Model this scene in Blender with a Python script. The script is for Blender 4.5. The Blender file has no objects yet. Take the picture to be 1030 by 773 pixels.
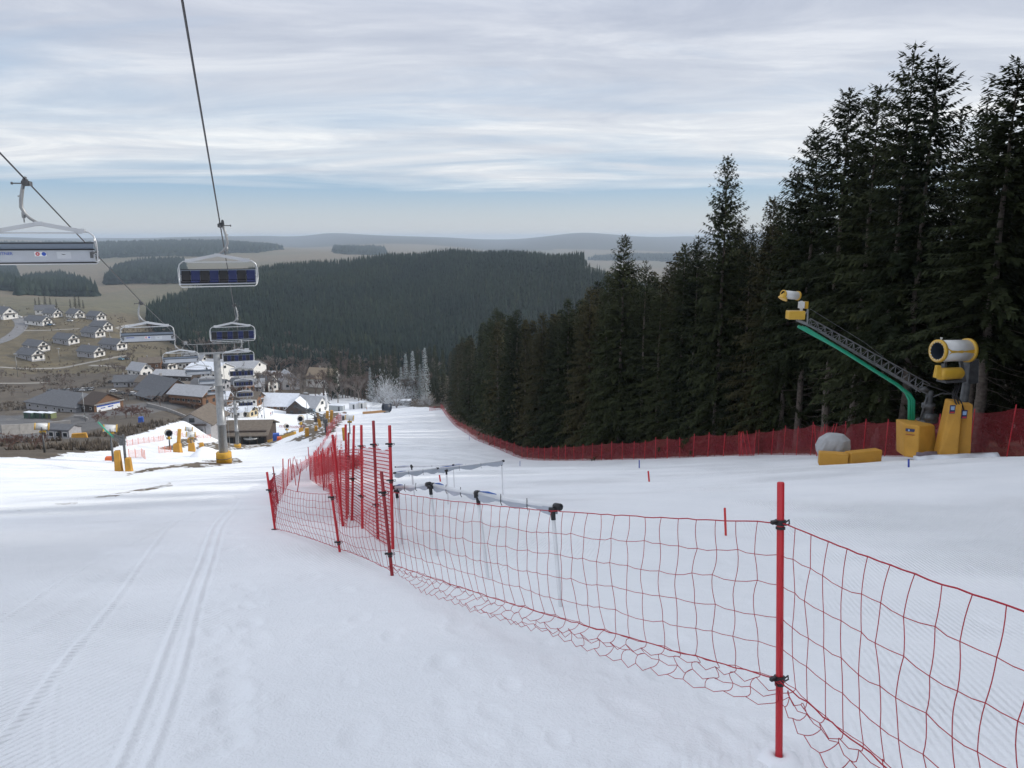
SKX, SKY_ = 3.3, 1.7
import bpy, math, random
import numpy as np
from mathutils import Vector, Matrix
R = math.radians
PI = math.pi
S = bpy.context.scene
COL = S.collection
# ------------------------------------------------------------------ camera geometry (eye at the origin)
F, CX, CY, PITCH = 774.0, 515.0, 386.5, R(10.8)
CP, SP = math.cos(PITCH), math.sin(PITCH)
def W(px, py, d):
    """world point on the line of sight through (px,py) at depth d; used to lay out the site from survey points"""
    v = (CY-py)/F*d
    return Vector(((px-CX)/F*d, d*CP+v*SP, v*CP-d*SP))
def ztop(y, py):
    """height at which something standing at distance y meets the row py"""
    k = (CY-py)/F
    return y*(k*CP-SP)/(CP+k*SP)
def PJ(x, y, z):
    d = y*CP - z*SP
    v = y*SP + z*CP
    d = np.where(np.abs(d) < 1e-6, 1e-6, d)
    return CX+F*x/d, CY-F*v/d, d
# ------------------------------------------------------------------ terrain height function
CTRL = []
for a in range(0, 360, 45):
    for r in (3., 7., 12.):
        CTRL.append((r*math.sin(R(a)), r*math.cos(R(a)), None))
CTRL.append((0, 0, None))
for x, y in ((-30, -60), (30, -60), (0, -150), (-120, -60), (120, -40), (-300, -300), (300, -300), (1500, -1500), (-1500, -1500), (8000, -8000), (-8000, -8000)):
    CTRL.append((x, y, None))
SURV = [
 (1150,457,22),(1000,460,31),(1200,452,45),(777,458,57),(640,463,80),(550,464.5,103),(520,462,116),(900,466,29),(700,480,29),(800,462,44),
 (600,500,19),(450,500,21),(450,470,52),(560,470,56),(640,478,33),(450,452,122),(480,432,190),(450,430,205),(443,411.5,300),(400,420,255),(420,440,160),(380,432,200),(350,440,160),
 (300,500,22),(200,500,24),(100,500,26),(0,500,28),(-200,520,24),(0,485,46),(100,488,43),(200,480,52),(300,478,46),(-300,500,40),(-300,465,90),
 (222,467,97),(125,475,82),(160,471,88),(0,461,92),(60,463,95),(120,456,120),(240,452,196),(290,448,190),(270,456,150),(320,438,190),(345,424,240),(330,425,235),
 (0,450,135),(-300,450,140),(60,442,170),(150,434,215),(190,424,265),(180,448,170),(200,452,165),(120,425,250),(60,430,270),(0,432,260),(-300,430,270),(250,447,290),(215,447,285),(260,425,330),
 (120,410,330),(60,405,350),(0,402,360),(-200,400,380),(200,400,375),(290,412,400),(330,411,400),(300,402,430),(370,412,380),(400,406,420),(435,398,430),(470,392,480),(600,385,600),(350,398,450),
 (150,385,420),(0,380,430),(60,372,480),(200,375,480),(250,378,500),(300,378,520),(-200,372,480),(0,345,540),(60,345,545),(110,350,530),(0,318,640),(60,318,645),(110,325,625),(-200,320,640),
 (350,366,560),(430,370,560),(270,364,570),(200,350,600),(160,335,660),(500,360,640),
 (400,320,780),(300,320,760),(230,322,720),(500,322,760),(580,322,740),(350,290,920),(450,290,900),(550,295,830),(240,302,820),(190,322,760),(150,312,820),
 (450,267.5,1000),(520,266.5,960),(586,272,860),(390,269,1040),(300,276,1060),(240,287,1000),(200,302,930),(700,300,800),(800,290,900),(650,330,640),(700,340,520),(700,370,330),(800,400,150),(900,430,80),(1000,430,70),(1200,420,80),(620,400,330),(560,420,260),(520,425,240),(700,420,130),
 (600,300,1500),(650,290,1700),(450,280,1800),(400,278,1800),(330,268,2000),
 (0,300,800),(60,302,800),(110,305,800),(-300,300,800),(50,298,1100),(130,290,1300),(0,290,1200),(-300,285,1400),(150,272,1900),(60,272,2100),(250,262,2400),(0,265,2600),(330,254,3000),(600,270,3200),(680,268,3200),
 (100,247,3600),(200,246,3600),(270,250,3600),(0,248,3600),(-400,245,3600),(340,249,4800),(450,250,4800),(600,256,4800),(800,256,4800),
 (100,243,7000),(300,245,7000),(500,246,7000),(700,246,7000),
 (-300,240,9500),(0,240,9500),(100,239.5,9500),(200,238.5,9500),(270,237.5,9500),(330,234.8,9500),(380,237,9500),(450,239,9500),(520,240.5,9500),(555,237.5,9500),(585,234.8,9500),(620,237,9500),(690,238,9500),(800,236,9500),(1100,237,9500),
 (0,246,14000),(300,246,14000),(600,246,14000),(900,246,14000),(-400,246,14000),(1400,246,14000),
]
for px, py, d in SURV:
    w = W(px, py, d); CTRL.append((w.x, w.y, w.z))
def base_h(y):
    return -1.6 - 95*np.tanh(0.24*np.asarray(y, float)/95)
def qmap(x, y):
    r = np.hypot(x, y)
    k = np.where(r > 1e-6, np.log1p(r/18)/np.maximum(r, 1e-6), 1/18)
    return x*k, y*k
CA = np.array([(a, b) for a, b, c in CTRL], float)
CQ = np.stack(qmap(CA[:, 0], CA[:, 1]), 1)
res = np.array([0 if c is None else c-base_h(b) for a, b, c in CTRL])
def tps(r2):
    return 0.5*r2*np.log(np.maximum(r2, 1e-12))
def _fit():
    n = len(CQ)
    D2 = ((CQ[:, None]-CQ[None])**2).sum(2)
    A = np.zeros((n+3, n+3)); A[:n, :n] = tps(D2)+np.eye(n)*2e-3
    A[:n, n] = 1; A[:n, n+1:] = CQ; A[n, :n] = 1; A[n+1:, :n] = CQ.T
    return np.linalg.solve(A, np.concatenate([res, [0, 0, 0]]))
WT = _fit()
def GV(x, y):
    x = np.asarray(x, float).ravel(); y = np.asarray(y, float).ravel()
    out = np.empty(len(x))
    for i in range(0, len(x), 20000):
        qx, qy = qmap(x[i:i+20000], y[i:i+20000])
        d2 = (qx[:, None]-CQ[None, :, 0])**2+(qy[:, None]-CQ[None, :, 1])**2
        out[i:i+20000] = tps(d2)@WT[:-3]+WT[-3]+WT[-2]*qx+WT[-1]*qy+base_h(y[i:i+20000])
    return out
def G(x, y):
    return float(GV([x], [y])[0])
_T = np.geomspace(2, 14000, 1500)
def hit(px, py, dmin=0):
    """where the line of sight through (px,py) meets the ground"""
    w = W(px, py, 1)
    z = GV(w.x*_T, w.y*_T)
    below = (w.z*_T < z) & (_T >= dmin)
    if not below.any(): return W(px, py, 9000)
    i = int(np.argmax(below))
    if i == 0: return W(px, py, _T[0])
    a, b = _T[i-1], _T[i]
    for _ in range(12):
        m = .5*(a+b)
        if w.z*m < G(w.x*m, w.y*m): b = m
        else: a = m
    m = .5*(a+b)
    return Vector((w.x*m, w.y*m, G(w.x*m, w.y*m)))
def at(px, d):
    """ground point in the column px at depth d"""
    x = (px-CX)/F*d; y = d*CP; 
    for _ in range(6):
        z = G(x, y); y = (d+z*SP)/CP
    return Vector((x, y, G(x, y)))
# ------------------------------------------------------------------ materials
MATS = {}
def lin(c):
    return tuple(((v/12.92) if v <= .04045 else ((v+.055)/1.055)**2.4) for v in c)
def mat(name, col, rough=.6, metal=0., var=.0, vscale=3., bump=0., bscale=20., spec=.5):
    if name in MATS: return MATS[name]
    m = bpy.data.materials.new(name); m.use_nodes = True; nt = m.node_tree
    b = nt.nodes['Principled BSDF']
    b.inputs['Roughness'].default_value = rough; b.inputs['Metallic'].default_value = metal
    b.inputs['Specular IOR Level'].default_value = spec
    b.inputs['Base Color'].default_value = (*col, 1)
    if var or bump:
        tc = nt.nodes.new('ShaderNodeTexCoord')
    if var:
        n = nt.nodes.new('ShaderNodeTexNoise'); n.inputs['Scale'].default_value = vscale; n.inputs['Detail'].default_value = 5
        nt.links.new(tc.outputs['Object'], n.inputs['Vector'])
        r = nt.nodes.new('ShaderNodeValToRGB')
        r.color_ramp.elements[0].position = .3; r.color_ramp.elements[1].position = .7
        r.color_ramp.elements[0].color = (*[c*(1-var) for c in col], 1)
        r.color_ramp.elements[1].color = (*[min(1, c*(1+var)) for c in col], 1)
        nt.links.new(n.outputs['Fac'], r.inputs['Fac']); nt.links.new(r.outputs['Color'], b.inputs['Base Color'])
    if bump:
        n2 = nt.nodes.new('ShaderNodeTexNoise'); n2.inputs['Scale'].default_value = bscale; n2.inputs['Detail'].default_value = 4
        nt.links.new(tc.outputs['Object'], n2.inputs['Vector'])
        bp = nt.nodes.new('ShaderNodeBump'); bp.inputs['Strength'].default_value = bump; bp.inputs['Distance'].default_value = .05
        nt.links.new(n2.outputs['Fac'], bp.inputs['Height']); nt.links.new(bp.outputs['Normal'], b.inputs['Normal'])
    MATS[name] = m
    return m
# ------------------------------------------------------------------ mesh building
class MB:
    def __init__(s): s.v = []; s.f = []; s.mi = []; s.M = None; s.cur = 0
    def add(s, vs, fs):
        o = len(s.v)
        if s.M is not None: vs = [tuple(s.M @ Vector(p)) for p in vs]
        s.v.extend([tuple(p) for p in vs]); s.f.extend([tuple(i+o for i in f) for f in fs]); s.mi.extend([s.cur]*len(fs))
        return s
    def box(s, c, d, rz=0, taper=1.0, bev=0):
        x, y, z = [k/2 for k in d]; ca, sa = math.cos(rz), math.sin(rz); vs = []
        for k, t in ((-1, 1.), (1, taper)):
            for i, j in ((-1, -1), (1, -1), (1, 1), (-1, 1)):
                a, b = i*x*t, j*y*t
                vs.append((c[0]+a*ca-b*sa, c[1]+a*sa+b*ca, c[2]+k*z))
        return s.add(vs, [(3, 2, 1, 0), (4, 5, 6, 7), (0, 1, 5, 4), (1, 2, 6, 5), (2, 3, 7, 6), (3, 0, 4, 7)])
    def bar(s, a, b, w, h=None):
        """rectangular bar from a to b"""
        a, b = Vector(a), Vector(b); h = h or w
        t = (b-a).normalized(); up = Vector((0, 0, 1)) if abs(t.z) < .95 else Vector((0, 1, 0))
        n = t.cross(up).normalized(); u = n.cross(t)
        vs = [p+n*(i*w/2)+u*(j*h/2) for p in (a, b) for i, j in ((-1, -1), (1, -1), (1, 1), (-1, 1))]
        return s.add(vs, [(3, 2, 1, 0), (4, 5, 6, 7), (0, 1, 5, 4), (1, 2, 6, 5), (2, 3, 7, 6), (3, 0, 4, 7)])
    def tube(s, pts, r, n=8, cap=True):
        pts = [Vector(p) for p in pts]; m = len(pts)
        rs = r if isinstance(r, (list, tuple)) else [r]*m
        t0 = (pts[1]-pts[0]).normalized()
        up = Vector((0, 0, 1)) if abs(t0.z) < .9 else Vector((1, 0, 0))
        N = t0.cross(up).normalized(); vs = []
        for i, p in enumerate(pts):
            t = (pts[min(i+1, m-1)]-pts[max(i-1, 0)])
            t = t.normalized() if t.length > 1e-9 else t0
            N = (N-t*N.dot(t))
            N = N.normalized() if N.length > 1e-6 else t.orthogonal().normalized()
            B = t.cross(N)
            for k in range(n):
                a = 2*PI*k/n
                vs.append(p+(N*math.cos(a)+B*math.sin(a))*rs[i])
        fs = [(i*n+k, i*n+(k+1) % n, (i+1)*n+(k+1) % n, (i+1)*n+k) for i in range(m-1) for k in range(n)]
        if cap: fs += [tuple(range(n-1, -1, -1)), tuple((m-1)*n+k for k in range(n))]
        return s.add(vs, fs)
    def lathe(s, prof, n=16, c=(0, 0, 0), axis='z', cap=True):
        """profile list of (r, h); closed at the ends where r = 0"""
        vs = []; m = len(prof)
        for r, h in prof:
            for k in range(n):
                a = 2*PI*k/n; u, v = r*math.cos(a), r*math.sin(a)
                p = (u, v, h) if axis == 'z' else ((h, u, v) if axis == 'x' else (v, h, u))
                vs.append((p[0]+c[0], p[1]+c[1], p[2]+c[2]))
        fs = [(i*n+k, i*n+(k+1) % n, (i+1)*n+(k+1) % n, (i+1)*n+k) for i in range(m-1) for k in range(n)]
        if cap: fs += [tuple(range(n-1, -1, -1)), tuple((m-1)*n+k for k in range(n))]
        return s.add(vs, fs)
    def prism(s, poly, z0, z1):
        n = len(poly)
        vs = [(x, y, z0) for x, y in poly]+[(x, y, z1) for x, y in poly]
        return s.add(vs, [tuple(range(n-1, -1, -1)), tuple(range(n, 2*n))]+[(i, (i+1) % n, n+(i+1) % n, n+i) for i in range(n)])
    def prismx(s, poly, x0, x1):
        """poly in (y,z), extruded along x"""
        n = len(poly)
        vs = [(x0, y, z) for y, z in poly]+[(x1, y, z) for y, z in poly]
        return s.add(vs, [tuple(range(n)), tuple(range(2*n-1, n-1, -1))]+[(i, n+i, n+(i+1) % n, (i+1) % n) for i in range(n)])
    def mesh(s, name, mats, smooth=False):
        me = bpy.data.meshes.new(name); me.from_pydata(s.v, [], s.f)
        mats = mats if isinstance(mats, (list, tuple)) else [mats]
        for m in mats: me.materials.append(m)
        if len(mats) > 1: me.polygons.foreach_set('material_index', s.mi)
        if smooth: me.polygons.foreach_set('use_smooth', [True]*len(me.polygons))
        me.update(); return me
    def obj(s, name, mats, parent=None, smooth=False, loc=None, bevel=0):
        o = bpy.data.objects.new(name, s.mesh(name, mats, smooth)); COL.objects.link(o)
        if parent: o.parent = parent
        if loc is not None: o.location = loc
        if bevel:
            md = o.modifiers.new('bevel', 'BEVEL'); md.width = bevel; md.segments = 2; md.limit_method = 'ANGLE'
        return o
def np_mesh(name, V, FA, nper, mats, smooth=False, mi=None):
    """fast mesh from numpy: V (n,3), FA (m,nper)"""
    me = bpy.data.meshes.new(name)
    V = np.asarray(V, np.float32); FA = np.asarray(FA, np.int32)
    me.vertices.add(len(V)); me.vertices.foreach_set('co', V.ravel())
    me.loops.add(FA.size); me.loops.foreach_set('vertex_index', FA.ravel())
    me.polygons.add(len(FA)); me.polygons.foreach_set('loop_start', np.arange(0, FA.size, nper, dtype=np.int32))
    me.polygons.foreach_set('loop_total', np.full(len(FA), nper, dtype=np.int32))
    for m in (mats if isinstance(mats, (list, tuple)) else [mats]): me.materials.append(m)
    if mi is not None: me.polygons.foreach_set('material_index', np.asarray(mi, np.int32))
    if smooth: me.polygons.foreach_set('use_smooth', np.ones(len(FA), bool))
    me.update(calc_edges=True); return me
def tag(o, label=None, cat=None, group=None, kind=None):
    if label: o['label'] = label
    if cat: o['category'] = cat
    if group: o['group'] = group
    if kind: o['kind'] = kind
    return o
def empty(name, loc, rz=0, label=None, cat=None, group=None):
    o = bpy.data.objects.new(name, None); COL.objects.link(o)
    o.location = loc; o.rotation_euler = (0, 0, rz); o.empty_display_size = .3
    return tag(o, label, cat, group)
def link(name, me, parent=None, loc=None):
    o = bpy.data.objects.new(name, me); COL.objects.link(o)
    if parent: o.parent = parent
    if loc is not None: o.location = loc
    return o
def dup(o, loc=None, rz=None, label=None, parent=None, scale=None):
    c = o.copy(); COL.objects.link(c)
    if parent is not None: c.parent = parent
    if loc is not None: c.location = loc
    if rz is not None: c.rotation_euler = (c.rotation_euler[0], c.rotation_euler[1], rz)
    if scale is not None: c.scale = scale if isinstance(scale, (tuple, list)) else (scale,)*3
    if label: c['label'] = label
    for ch in KIDS.get(o.name) or [k for k in bpy.data.objects if k.parent == o]: dup(ch, parent=c)
    return c
KIDS = {}
def remember(o):
    """cache a prototype's children so that copying stays quick"""
    KIDS[o.name] = [k for k in bpy.data.objects if k.parent == o]
    for k in KIDS[o.name]: remember(k)
    return o
# ------------------------------------------------------------------ camera, world, sun, haze
cam = bpy.data.cameras.new('camera'); cam.sensor_width = 36; cam.lens = F/1030*36; cam.clip_start = .05; cam.clip_end = 30000
co = bpy.data.objects.new('camera', cam); COL.objects.link(co); co.rotation_euler = (PI/2-PITCH, 0, 0)
S.camera = co
S.view_settings.view_transform = 'Standard'; S.view_settings.look = 'None'; S.view_settings.exposure = .30; S.view_settings.gamma = 1
S.cycles.use_denoising = True
try: S.cycles.denoiser = 'OPENIMAGEDENOISE'
except Exception: pass
S.cycles.max_bounces = 6; S.cycles.diffuse_bounces = 3; S.cycles.glossy_bounces = 2; S.cycles.transmission_bounces = 3
S.cycles.volume_bounces = 0; S.cycles.transparent_max_bounces = 24; S.cycles.sample_clamp_indirect = 4
S.cycles.use_adaptive_sampling = True; S.cycles.adaptive_threshold = .02
SUN_AZ, SUN_EL = R(76), R(28)      # azimuth clockwise from the view direction (+Y)
sd = Vector((math.sin(SUN_AZ)*math.cos(SUN_EL), math.cos(SUN_AZ)*math.cos(SUN_EL), math.sin(SUN_EL)))
sun = bpy.data.lights.new('sun', 'SUN'); sun.energy = 2.35; sun.angle = R(3.0); sun.color = (1, .95, .87)
so = bpy.data.objects.new('sun', sun); COL.objects.link(so); so.rotation_euler = sd.to_track_quat('Z', 'Y').to_euler(); so.location = (0, 0, 60)
wd = bpy.data.worlds.new('World'); S.world = wd; wd.use_nodes = True; nt = wd.node_tree; nt.nodes.clear()
N = nt.nodes.new; L = nt.links.new
def math_n(nt, op, a, b=None, clamp=False):
    n = nt.nodes.new('ShaderNodeMath'); n.operation = op; n.use_clamp = clamp
    for i, v in enumerate((a, b)):
        if v is None: continue
        if isinstance(v, (int, float)): n.inputs[i].default_value = v
        else: nt.links.new(v, n.inputs[i])
    return n.outputs[0]
def ramp(nt, fac, els, interp='LINEAR'):
    r = nt.nodes.new('ShaderNodeValToRGB'); cr = r.color_ramp; cr.interpolation = interp
    while len(cr.elements) < len(els): cr.elements.new(.5)
    for e, (p, c) in zip(cr.elements, els):
        e.position = p; e.color = (*c, 1) if len(c) == 3 else c
    nt.links.new(fac, r.inputs['Fac']); return r.outputs['Color']
sky = N('ShaderNodeTexSky'); sky.sky_type = 'NISHITA'; sky.sun_disc = False; sky.sun_elevation = SUN_EL; sky.sun_rotation = SUN_AZ
sky.altitude = 700; sky.air_density = 1.0; sky.dust_density = 2.0
bg1 = N('ShaderNodeBackground'); L(sky.outputs[0], bg1.inputs[0]); bg1.inputs[1].default_value = .1
tc = N('ShaderNodeTexCoord'); sep = N('ShaderNodeSeparateXYZ'); L(tc.outputs['Generated'], sep.inputs[0])
el = sep.outputs[2]
den = math_n(nt, 'ADD', math_n(nt, 'MAXIMUM', el, 0.0), 0.05)
u = math_n(nt, 'DIVIDE', sep.outputs[0], den); v = math_n(nt, 'DIVIDE', sep.outputs[1], den)
cmb = N('ShaderNodeCombineXYZ'); L(u, cmb.inputs[0]); L(v, cmb.inputs[1])
mp = N('ShaderNodeMapping'); L(cmb.outputs[0], mp.inputs[0]); mp.inputs['Scale'].default_value = (.30, .55, 1); mp.inputs['Rotation'].default_value = (0, 0, R(9)); mp.inputs['Location'].default_value = (SKX, SKY_, 0)
n1 = N('ShaderNodeTexNoise'); n1.inputs['Scale'].default_value = 1.0; n1.inputs['Detail'].default_value = 9; n1.inputs['Roughness'].default_value = .55; n1.inputs['Distortion'].default_value = 1.1
L(mp.outputs[0], n1.inputs['Vector'])
mp2 = N('ShaderNodeMapping'); L(cmb.outputs[0], mp2.inputs[0]); mp2.inputs['Scale'].default_value = (.55, 1.0, 1); mp2.inputs['Location'].default_value = (4.1, 2.2, 0)
n2 = N('ShaderNodeTexNoise'); n2.inputs['Scale'].default_value = 1.0; n2.inputs['Detail'].default_value = 8; n2.inputs['Roughness'].default_value = .66; n2.inputs['Distortion'].default_value = .8
L(mp2.outputs[0], n2.inputs['Vector'])
# amount of cloud: none near the horizon, almost closed higher up
cov = ramp(nt, el, [(0.0, (0, 0, 0)), (.045, (.04, .04, .04)), (.062, (.46, .46, .46)), (.10, (.55, .55, .55)), (.15, (.58, .58, .58)), (.20, (.72, .72, .72)), (.27, (.88, .88, .88)), (1, (.95, .95, .95))])
cf = math_n(nt, 'MULTIPLY', math_n(nt, 'SUBTRACT', math_n(nt, 'ADD', n1.outputs['Fac'], cov), .80), 3.0, True)
cf = math_n(nt, 'MULTIPLY', cf, math_n(nt, 'MINIMUM', math_n(nt, 'MULTIPLY', cov, 4.0), 1.0), True)
# brightness of cloud: whiter low, lilac grey above
ccol = ramp(nt, el, [(0, (.60, .63, .67)), (.06, (.63, .66, .70)), (.12, (.66, .69, .73)), (.17, (.56, .60, .67)), (.25, (.47, .51, .60)), (.4, (.62, .67, .78)), (1, (.80, .83, .91))])
mul = N('ShaderNodeMixRGB'); mul.blend_type = 'MULTIPLY'; mul.inputs[0].default_value = 1
L(ccol, mul.inputs[1]); L(ramp(nt, n2.outputs['Fac'], [(.3, (.80, .82, .86)), (.5, (.98, .98, .98)), (.68, (1.26, 1.22, 1.15))]), mul.inputs[2])
# clear sky between, paled by thin veil
blue = ramp(nt, el, [(0, (.58, .59, .60)), (.03, (.46, .53, .60)), (.058, (.30, .44, .60)), (.15, (.30, .43, .60)), (1, (.30, .45, .75))])
bgb = N('ShaderNodeBackground'); L(blue, bgb.inputs[0])
mixb = N('ShaderNodeMixShader'); mixb.inputs[0].default_value = .8; L(bg1.outputs[0], mixb.inputs[1]); L(bgb.outputs[0], mixb.inputs[2])
bg2 = N('ShaderNodeBackground'); L(mul.outputs[0], bg2.inputs[0])
mx = N('ShaderNodeMixShader'); L(cf, mx.inputs[0]); L(mixb.outputs[0], mx.inputs[1]); L(bg2.outputs[0], mx.inputs[2])
wo = N('ShaderNodeOutputWorld'); L(mx.outputs[0], wo.inputs[0])
# ------------------------------------------------------------------ ground sheet
def poly_mask(px, py, poly):
    inside = np.zeros(len(px), bool); n = len(poly)
    for i in range(n):
        x1, y1 = poly[i]; x2, y2 = poly[(i+1) % n]
        c = ((y1 > py) != (y2 > py)) & (px < (x2-x1)*(py-y1)/((y2-y1) if y2 != y1 else 1e-9)+x1)
        inside ^= c
    return inside
def vnoise(x, y, s, seed=0):
    """cheap smooth value noise"""
    rs = np.random.RandomState(seed); T = rs.rand(256, 256)
    a = x/s; b = y/s; i = np.floor(a).astype(int); j = np.floor(b).astype(int); u = a-i; v = b-j
    u = u*u*(3-2*u); v = v*v*(3-2*v); i %= 256; j %= 256; i1 = (i+1) % 256; j1 = (j+1) % 256
    return (T[i, j]*(1-u)+T[i1, j]*u)*(1-v)+(T[i, j1]*(1-u)+T[i1, j1]*u)*v-.5
th = np.concatenate([np.linspace(-180, -42, 46)[:-1], np.linspace(-42, 42, 800), np.linspace(42, 180, 46)[1:]])
th = np.radians(th)
rr = np.concatenate([[.3], np.geomspace(1.2, 16, 300), np.geomspace(16, 1500, 480)[1:], np.geomspace(1500, 16000, 110)[1:]])
TT, RR = np.meshgrid(th, rr)
gx = (RR*np.sin(TT)).ravel(); gy = (RR*np.cos(TT)).ravel()
gz = GV(gx, gy)
ppx, ppy, pd = PJ(gx, gy, gz); front = pd > .5
gr = np.hypot(gx, gy)
EDGE = [(40, -60), (26, -30), (22, -5), (20.5, 15), (19.6, 30), (19.3, 57), (13.2, 78), (5.2, 100), (.8, 114), (-7, 145), (-15, 200), (-22, 250), (-28, 296)]   # fence line along the wood
def edge_x(y):
    ys = [p[1] for p in EDGE]; xs = [p[0] for p in EDGE]
    return np.interp(y, ys, xs)
SNOWP = [(-3000, 3000), (-3000, 463), (-600, 462), (0, 461), (20, 460), (45, 463), (70, 456), (112, 454), (128, 440), (150, 433), (190, 421.5), (216, 414), (250, 404), (262, 399), (340, 396), (372, 404), (400, 408), (443, 411), (700, 411), (9000, 411), (9000, 3000)]
nz = vnoise(gx, gy, 1.5, 1)*1.2+vnoise(gx, gy, 5, 2)*1.5
snow = front & poly_mask(ppx+nz*2, ppy+nz*1.2, SNOWP) & (pd < 470)
snow |= (gr < 40)
snow &= (gx < edge_x(gy)+1.2+nz*.8) | (gy > 300)
snow &= ~((gx > -60) & (gy > 300) & (ppx > 443))
def bare(poly, jit=1.0):
    return front & poly_mask(ppx+nz*jit*2, ppy+nz*jit, poly)
def dil(poly): return bare(poly, .9) & (vnoise(gx, gy, 1.1, 21)+vnoise(gx, gy, .4, 22)*.7 > -.32)
soil = dil([(122, 479), (150, 471.5), (185, 466), (240, 461), (244, 465), (222, 469), (180, 471), (150, 474.5)])
fine = vnoise(gx, gy, .35, 5)+vnoise(gx, gy, .9, 6)
soil |= bare([(92, 502), (135, 493), (172, 486), (174, 489), (150, 494), (115, 501)], .8) & (fine > -.05)
soil |= bare([(5, 517), (40, 509), (75, 503), (80, 506), (40, 513)], .8) & (fine > .25)
soil |= dil([(312, 445), (300, 425), (330, 415), (347, 414), (350, 417), (336, 436)])
soil |= dil([(195, 452), (200, 446), (268, 442), (300, 432), (272, 449), (235, 453)])
soil |= dil([(160, 452), (188, 440), (200, 438), (196, 446), (178, 453)])
soil |= dil([(285, 445), (318, 432), (322, 437), (300, 444)])
snow &= ~soil
# colour of the ground itself
SC = dict(snow=(.86, .89, .93), scrub=(.086, .070, .051), meadow=(.108, .088, .050), asph=(.115, .115, .118), field=(.140, .113, .070), fgreen=(.10, .098, .058), wood=(.03, .032, .022), floor=(.045, .034, .024), soil=(.13, .105, .075))
colr = np.tile(np.array(SC['scrub']), (len(gx), 1))
def paint(mask, c, a=1.0): colr[mask] = colr[mask]*(1-a)+np.array(SC[c])*a
big = vnoise(gx, gy, 60, 7)+vnoise(gx, gy, 20, 8)*.7
paint(front & (pd > 440) & (ppy > 300) & (ppx < 260) & (ppy < 376), 'meadow')
paint(front & (pd > 340) & (big > .25) & (ppx < 260), 'meadow', .6)
paint(front & (pd > 700) & (ppy < 312), 'field')
paint(front & (pd > 700) & (vnoise(gx, gy, 420, 9) > .12), 'fgreen', .55)
paint(front & poly_mask(ppx, ppy, [(0, 305), (180, 300), (200, 312), (90, 316), (0, 318)]), 'fgreen', .6)
paint(front & (pd > 5200), 'wood', .93)
paint(front & (pd > 540) & (ppx > 300) & (ppy > 262) & (pd < 1200), 'wood')
paint((gx > edge_x(gy)+.5) & (gy < 400), 'floor')
paint(bare([(-40, 445), (-40, 418), (32, 418), (75, 430), (75, 441), (0, 447)], .3), 'asph')
paint(bare([(75, 437), (60, 425), (78, 414), (150, 404), (215, 399), (215, 405), (150, 416), (95, 420), (110, 428)], .3), 'asph', .8)
paint(bare([(215, 385), (262, 385), (262, 400), (210, 402)], .5), 'asph', .6)
paint(soil, 'soil')
paint(snow, 'snow')
# snow relief close to the camera: groomer tracks, ridges, footprints
def track(pix, w, h, both=True):
    P = [hit(*p) for p in pix]
    pts = []
    for i in range(len(P)-1):
        n = 14
        for k in range(n):
            t = k/n; p0 = P[max(i-1, 0)]; p1 = P[i]; p2 = P[i+1]; p3 = P[min(i+2, len(P)-1)]
            q = .5*((2*p1)+(-p0+p2)*t+(2*p0-5*p1+4*p2-p3)*t*t+(-p0+3*p1-3*p2+p3)*t**3)
            pts.append((q.x, q.y))
    pts = np.array(pts)
    lo = pts.min(0)-.6; hi = pts.max(0)+.6
    idx = np.where((gx > lo[0]) & (gx < hi[0]) & (gy > lo[1]) & (gy < hi[1]))[0]
    best = np.full(len(idx), 9.)
    X = gx[idx]; Y = gy[idx]
    for i in range(len(pts)-1):
        a = pts[i]; b = pts[i+1]; d = b-a; l2 = (d*d).sum()+1e-12
        t = np.clip(((X-a[0])*d[0]+(Y-a[1])*d[1])/l2, 0, 1)
        best = np.minimum(best, np.hypot(X-a[0]-t*d[0], Y-a[1]-t*d[1]))
    prof = h*np.exp(-(best/w)**2)-(h*.6*np.exp(-((best-w*2.2)/w)**2) if both else 0)
    gz[idx] += prof*(1+.5*vnoise(X, Y, .3, 3))
track([(-60, 800), (0, 748), (60, 675), (110, 610), (150, 555), (185, 520), (215, 497)], .020, .009)
track([(-60, 655), (0, 625), (50, 590), (105, 560), (150, 540), (180, 525)], .018, .007)
track([(100, 800), (118, 773), (150, 700), (172, 640), (190, 590), (205, 555), (222, 520), (240, 500)], .018, .012)
track([(130, 800), (147, 773), (170, 715), (188, 655), (200, 600), (213, 560), (228, 522), (245, 500)], .018, .010)
track([(-200, 720), (0, 650), (100, 590), (170, 550)], .06, .006)
for pix in ([(0, 700), (80, 640), (170, 590), (230, 560)], [(20, 560), (90, 535), (160, 515), (215, 500)],
            [(600, 560), (700, 520), (820, 500), (960, 492)], [(700, 600), (800, 560), (920, 540), (1040, 530)], [(560, 500), (650, 490), (760, 484), (900, 481)], [(930, 760), (960, 680), (1000, 620), (1040, 590)], [(60, 800), (50, 740), (70, 660), (110, 600), (140, 560)]):
    track(pix, .014, .0018)
rs = np.random.RandomState(4)
for k in range(170):      # footprints and scuffs
    if k < 60: px, py = rs.uniform(205, 260), rs.uniform(505, 760)
    elif k < 110: px, py = rs.uniform(420, 760), rs.uniform(610, 800)
    else: px, py = rs.uniform(260, 1000), rs.uniform(560, 790)
    h_ = hit(px, py); a = rs.uniform(-.5, .5)
    m = (np.abs(gx-h_.x) < .5) & (np.abs(gy-h_.y) < .5)
    X = gx[m]-h_.x; Y = gy[m]-h_.y; Xr = X*math.cos(a)+Y*math.sin(a); Yr = -X*math.sin(a)+Y*math.cos(a)
    fs_ = rs.uniform(.6, 1.25); q = (Xr/(.075*fs_))**2+(Yr/(.15*fs_))**2
    gz[m] += (-.011*np.exp(-q**1.5)+.003*np.exp(-(q-2.2)**2))*rs.uniform(.3, 1.1)
near = gr < 60
amp = np.clip(1-gr/60, 0, 1)*near
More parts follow.
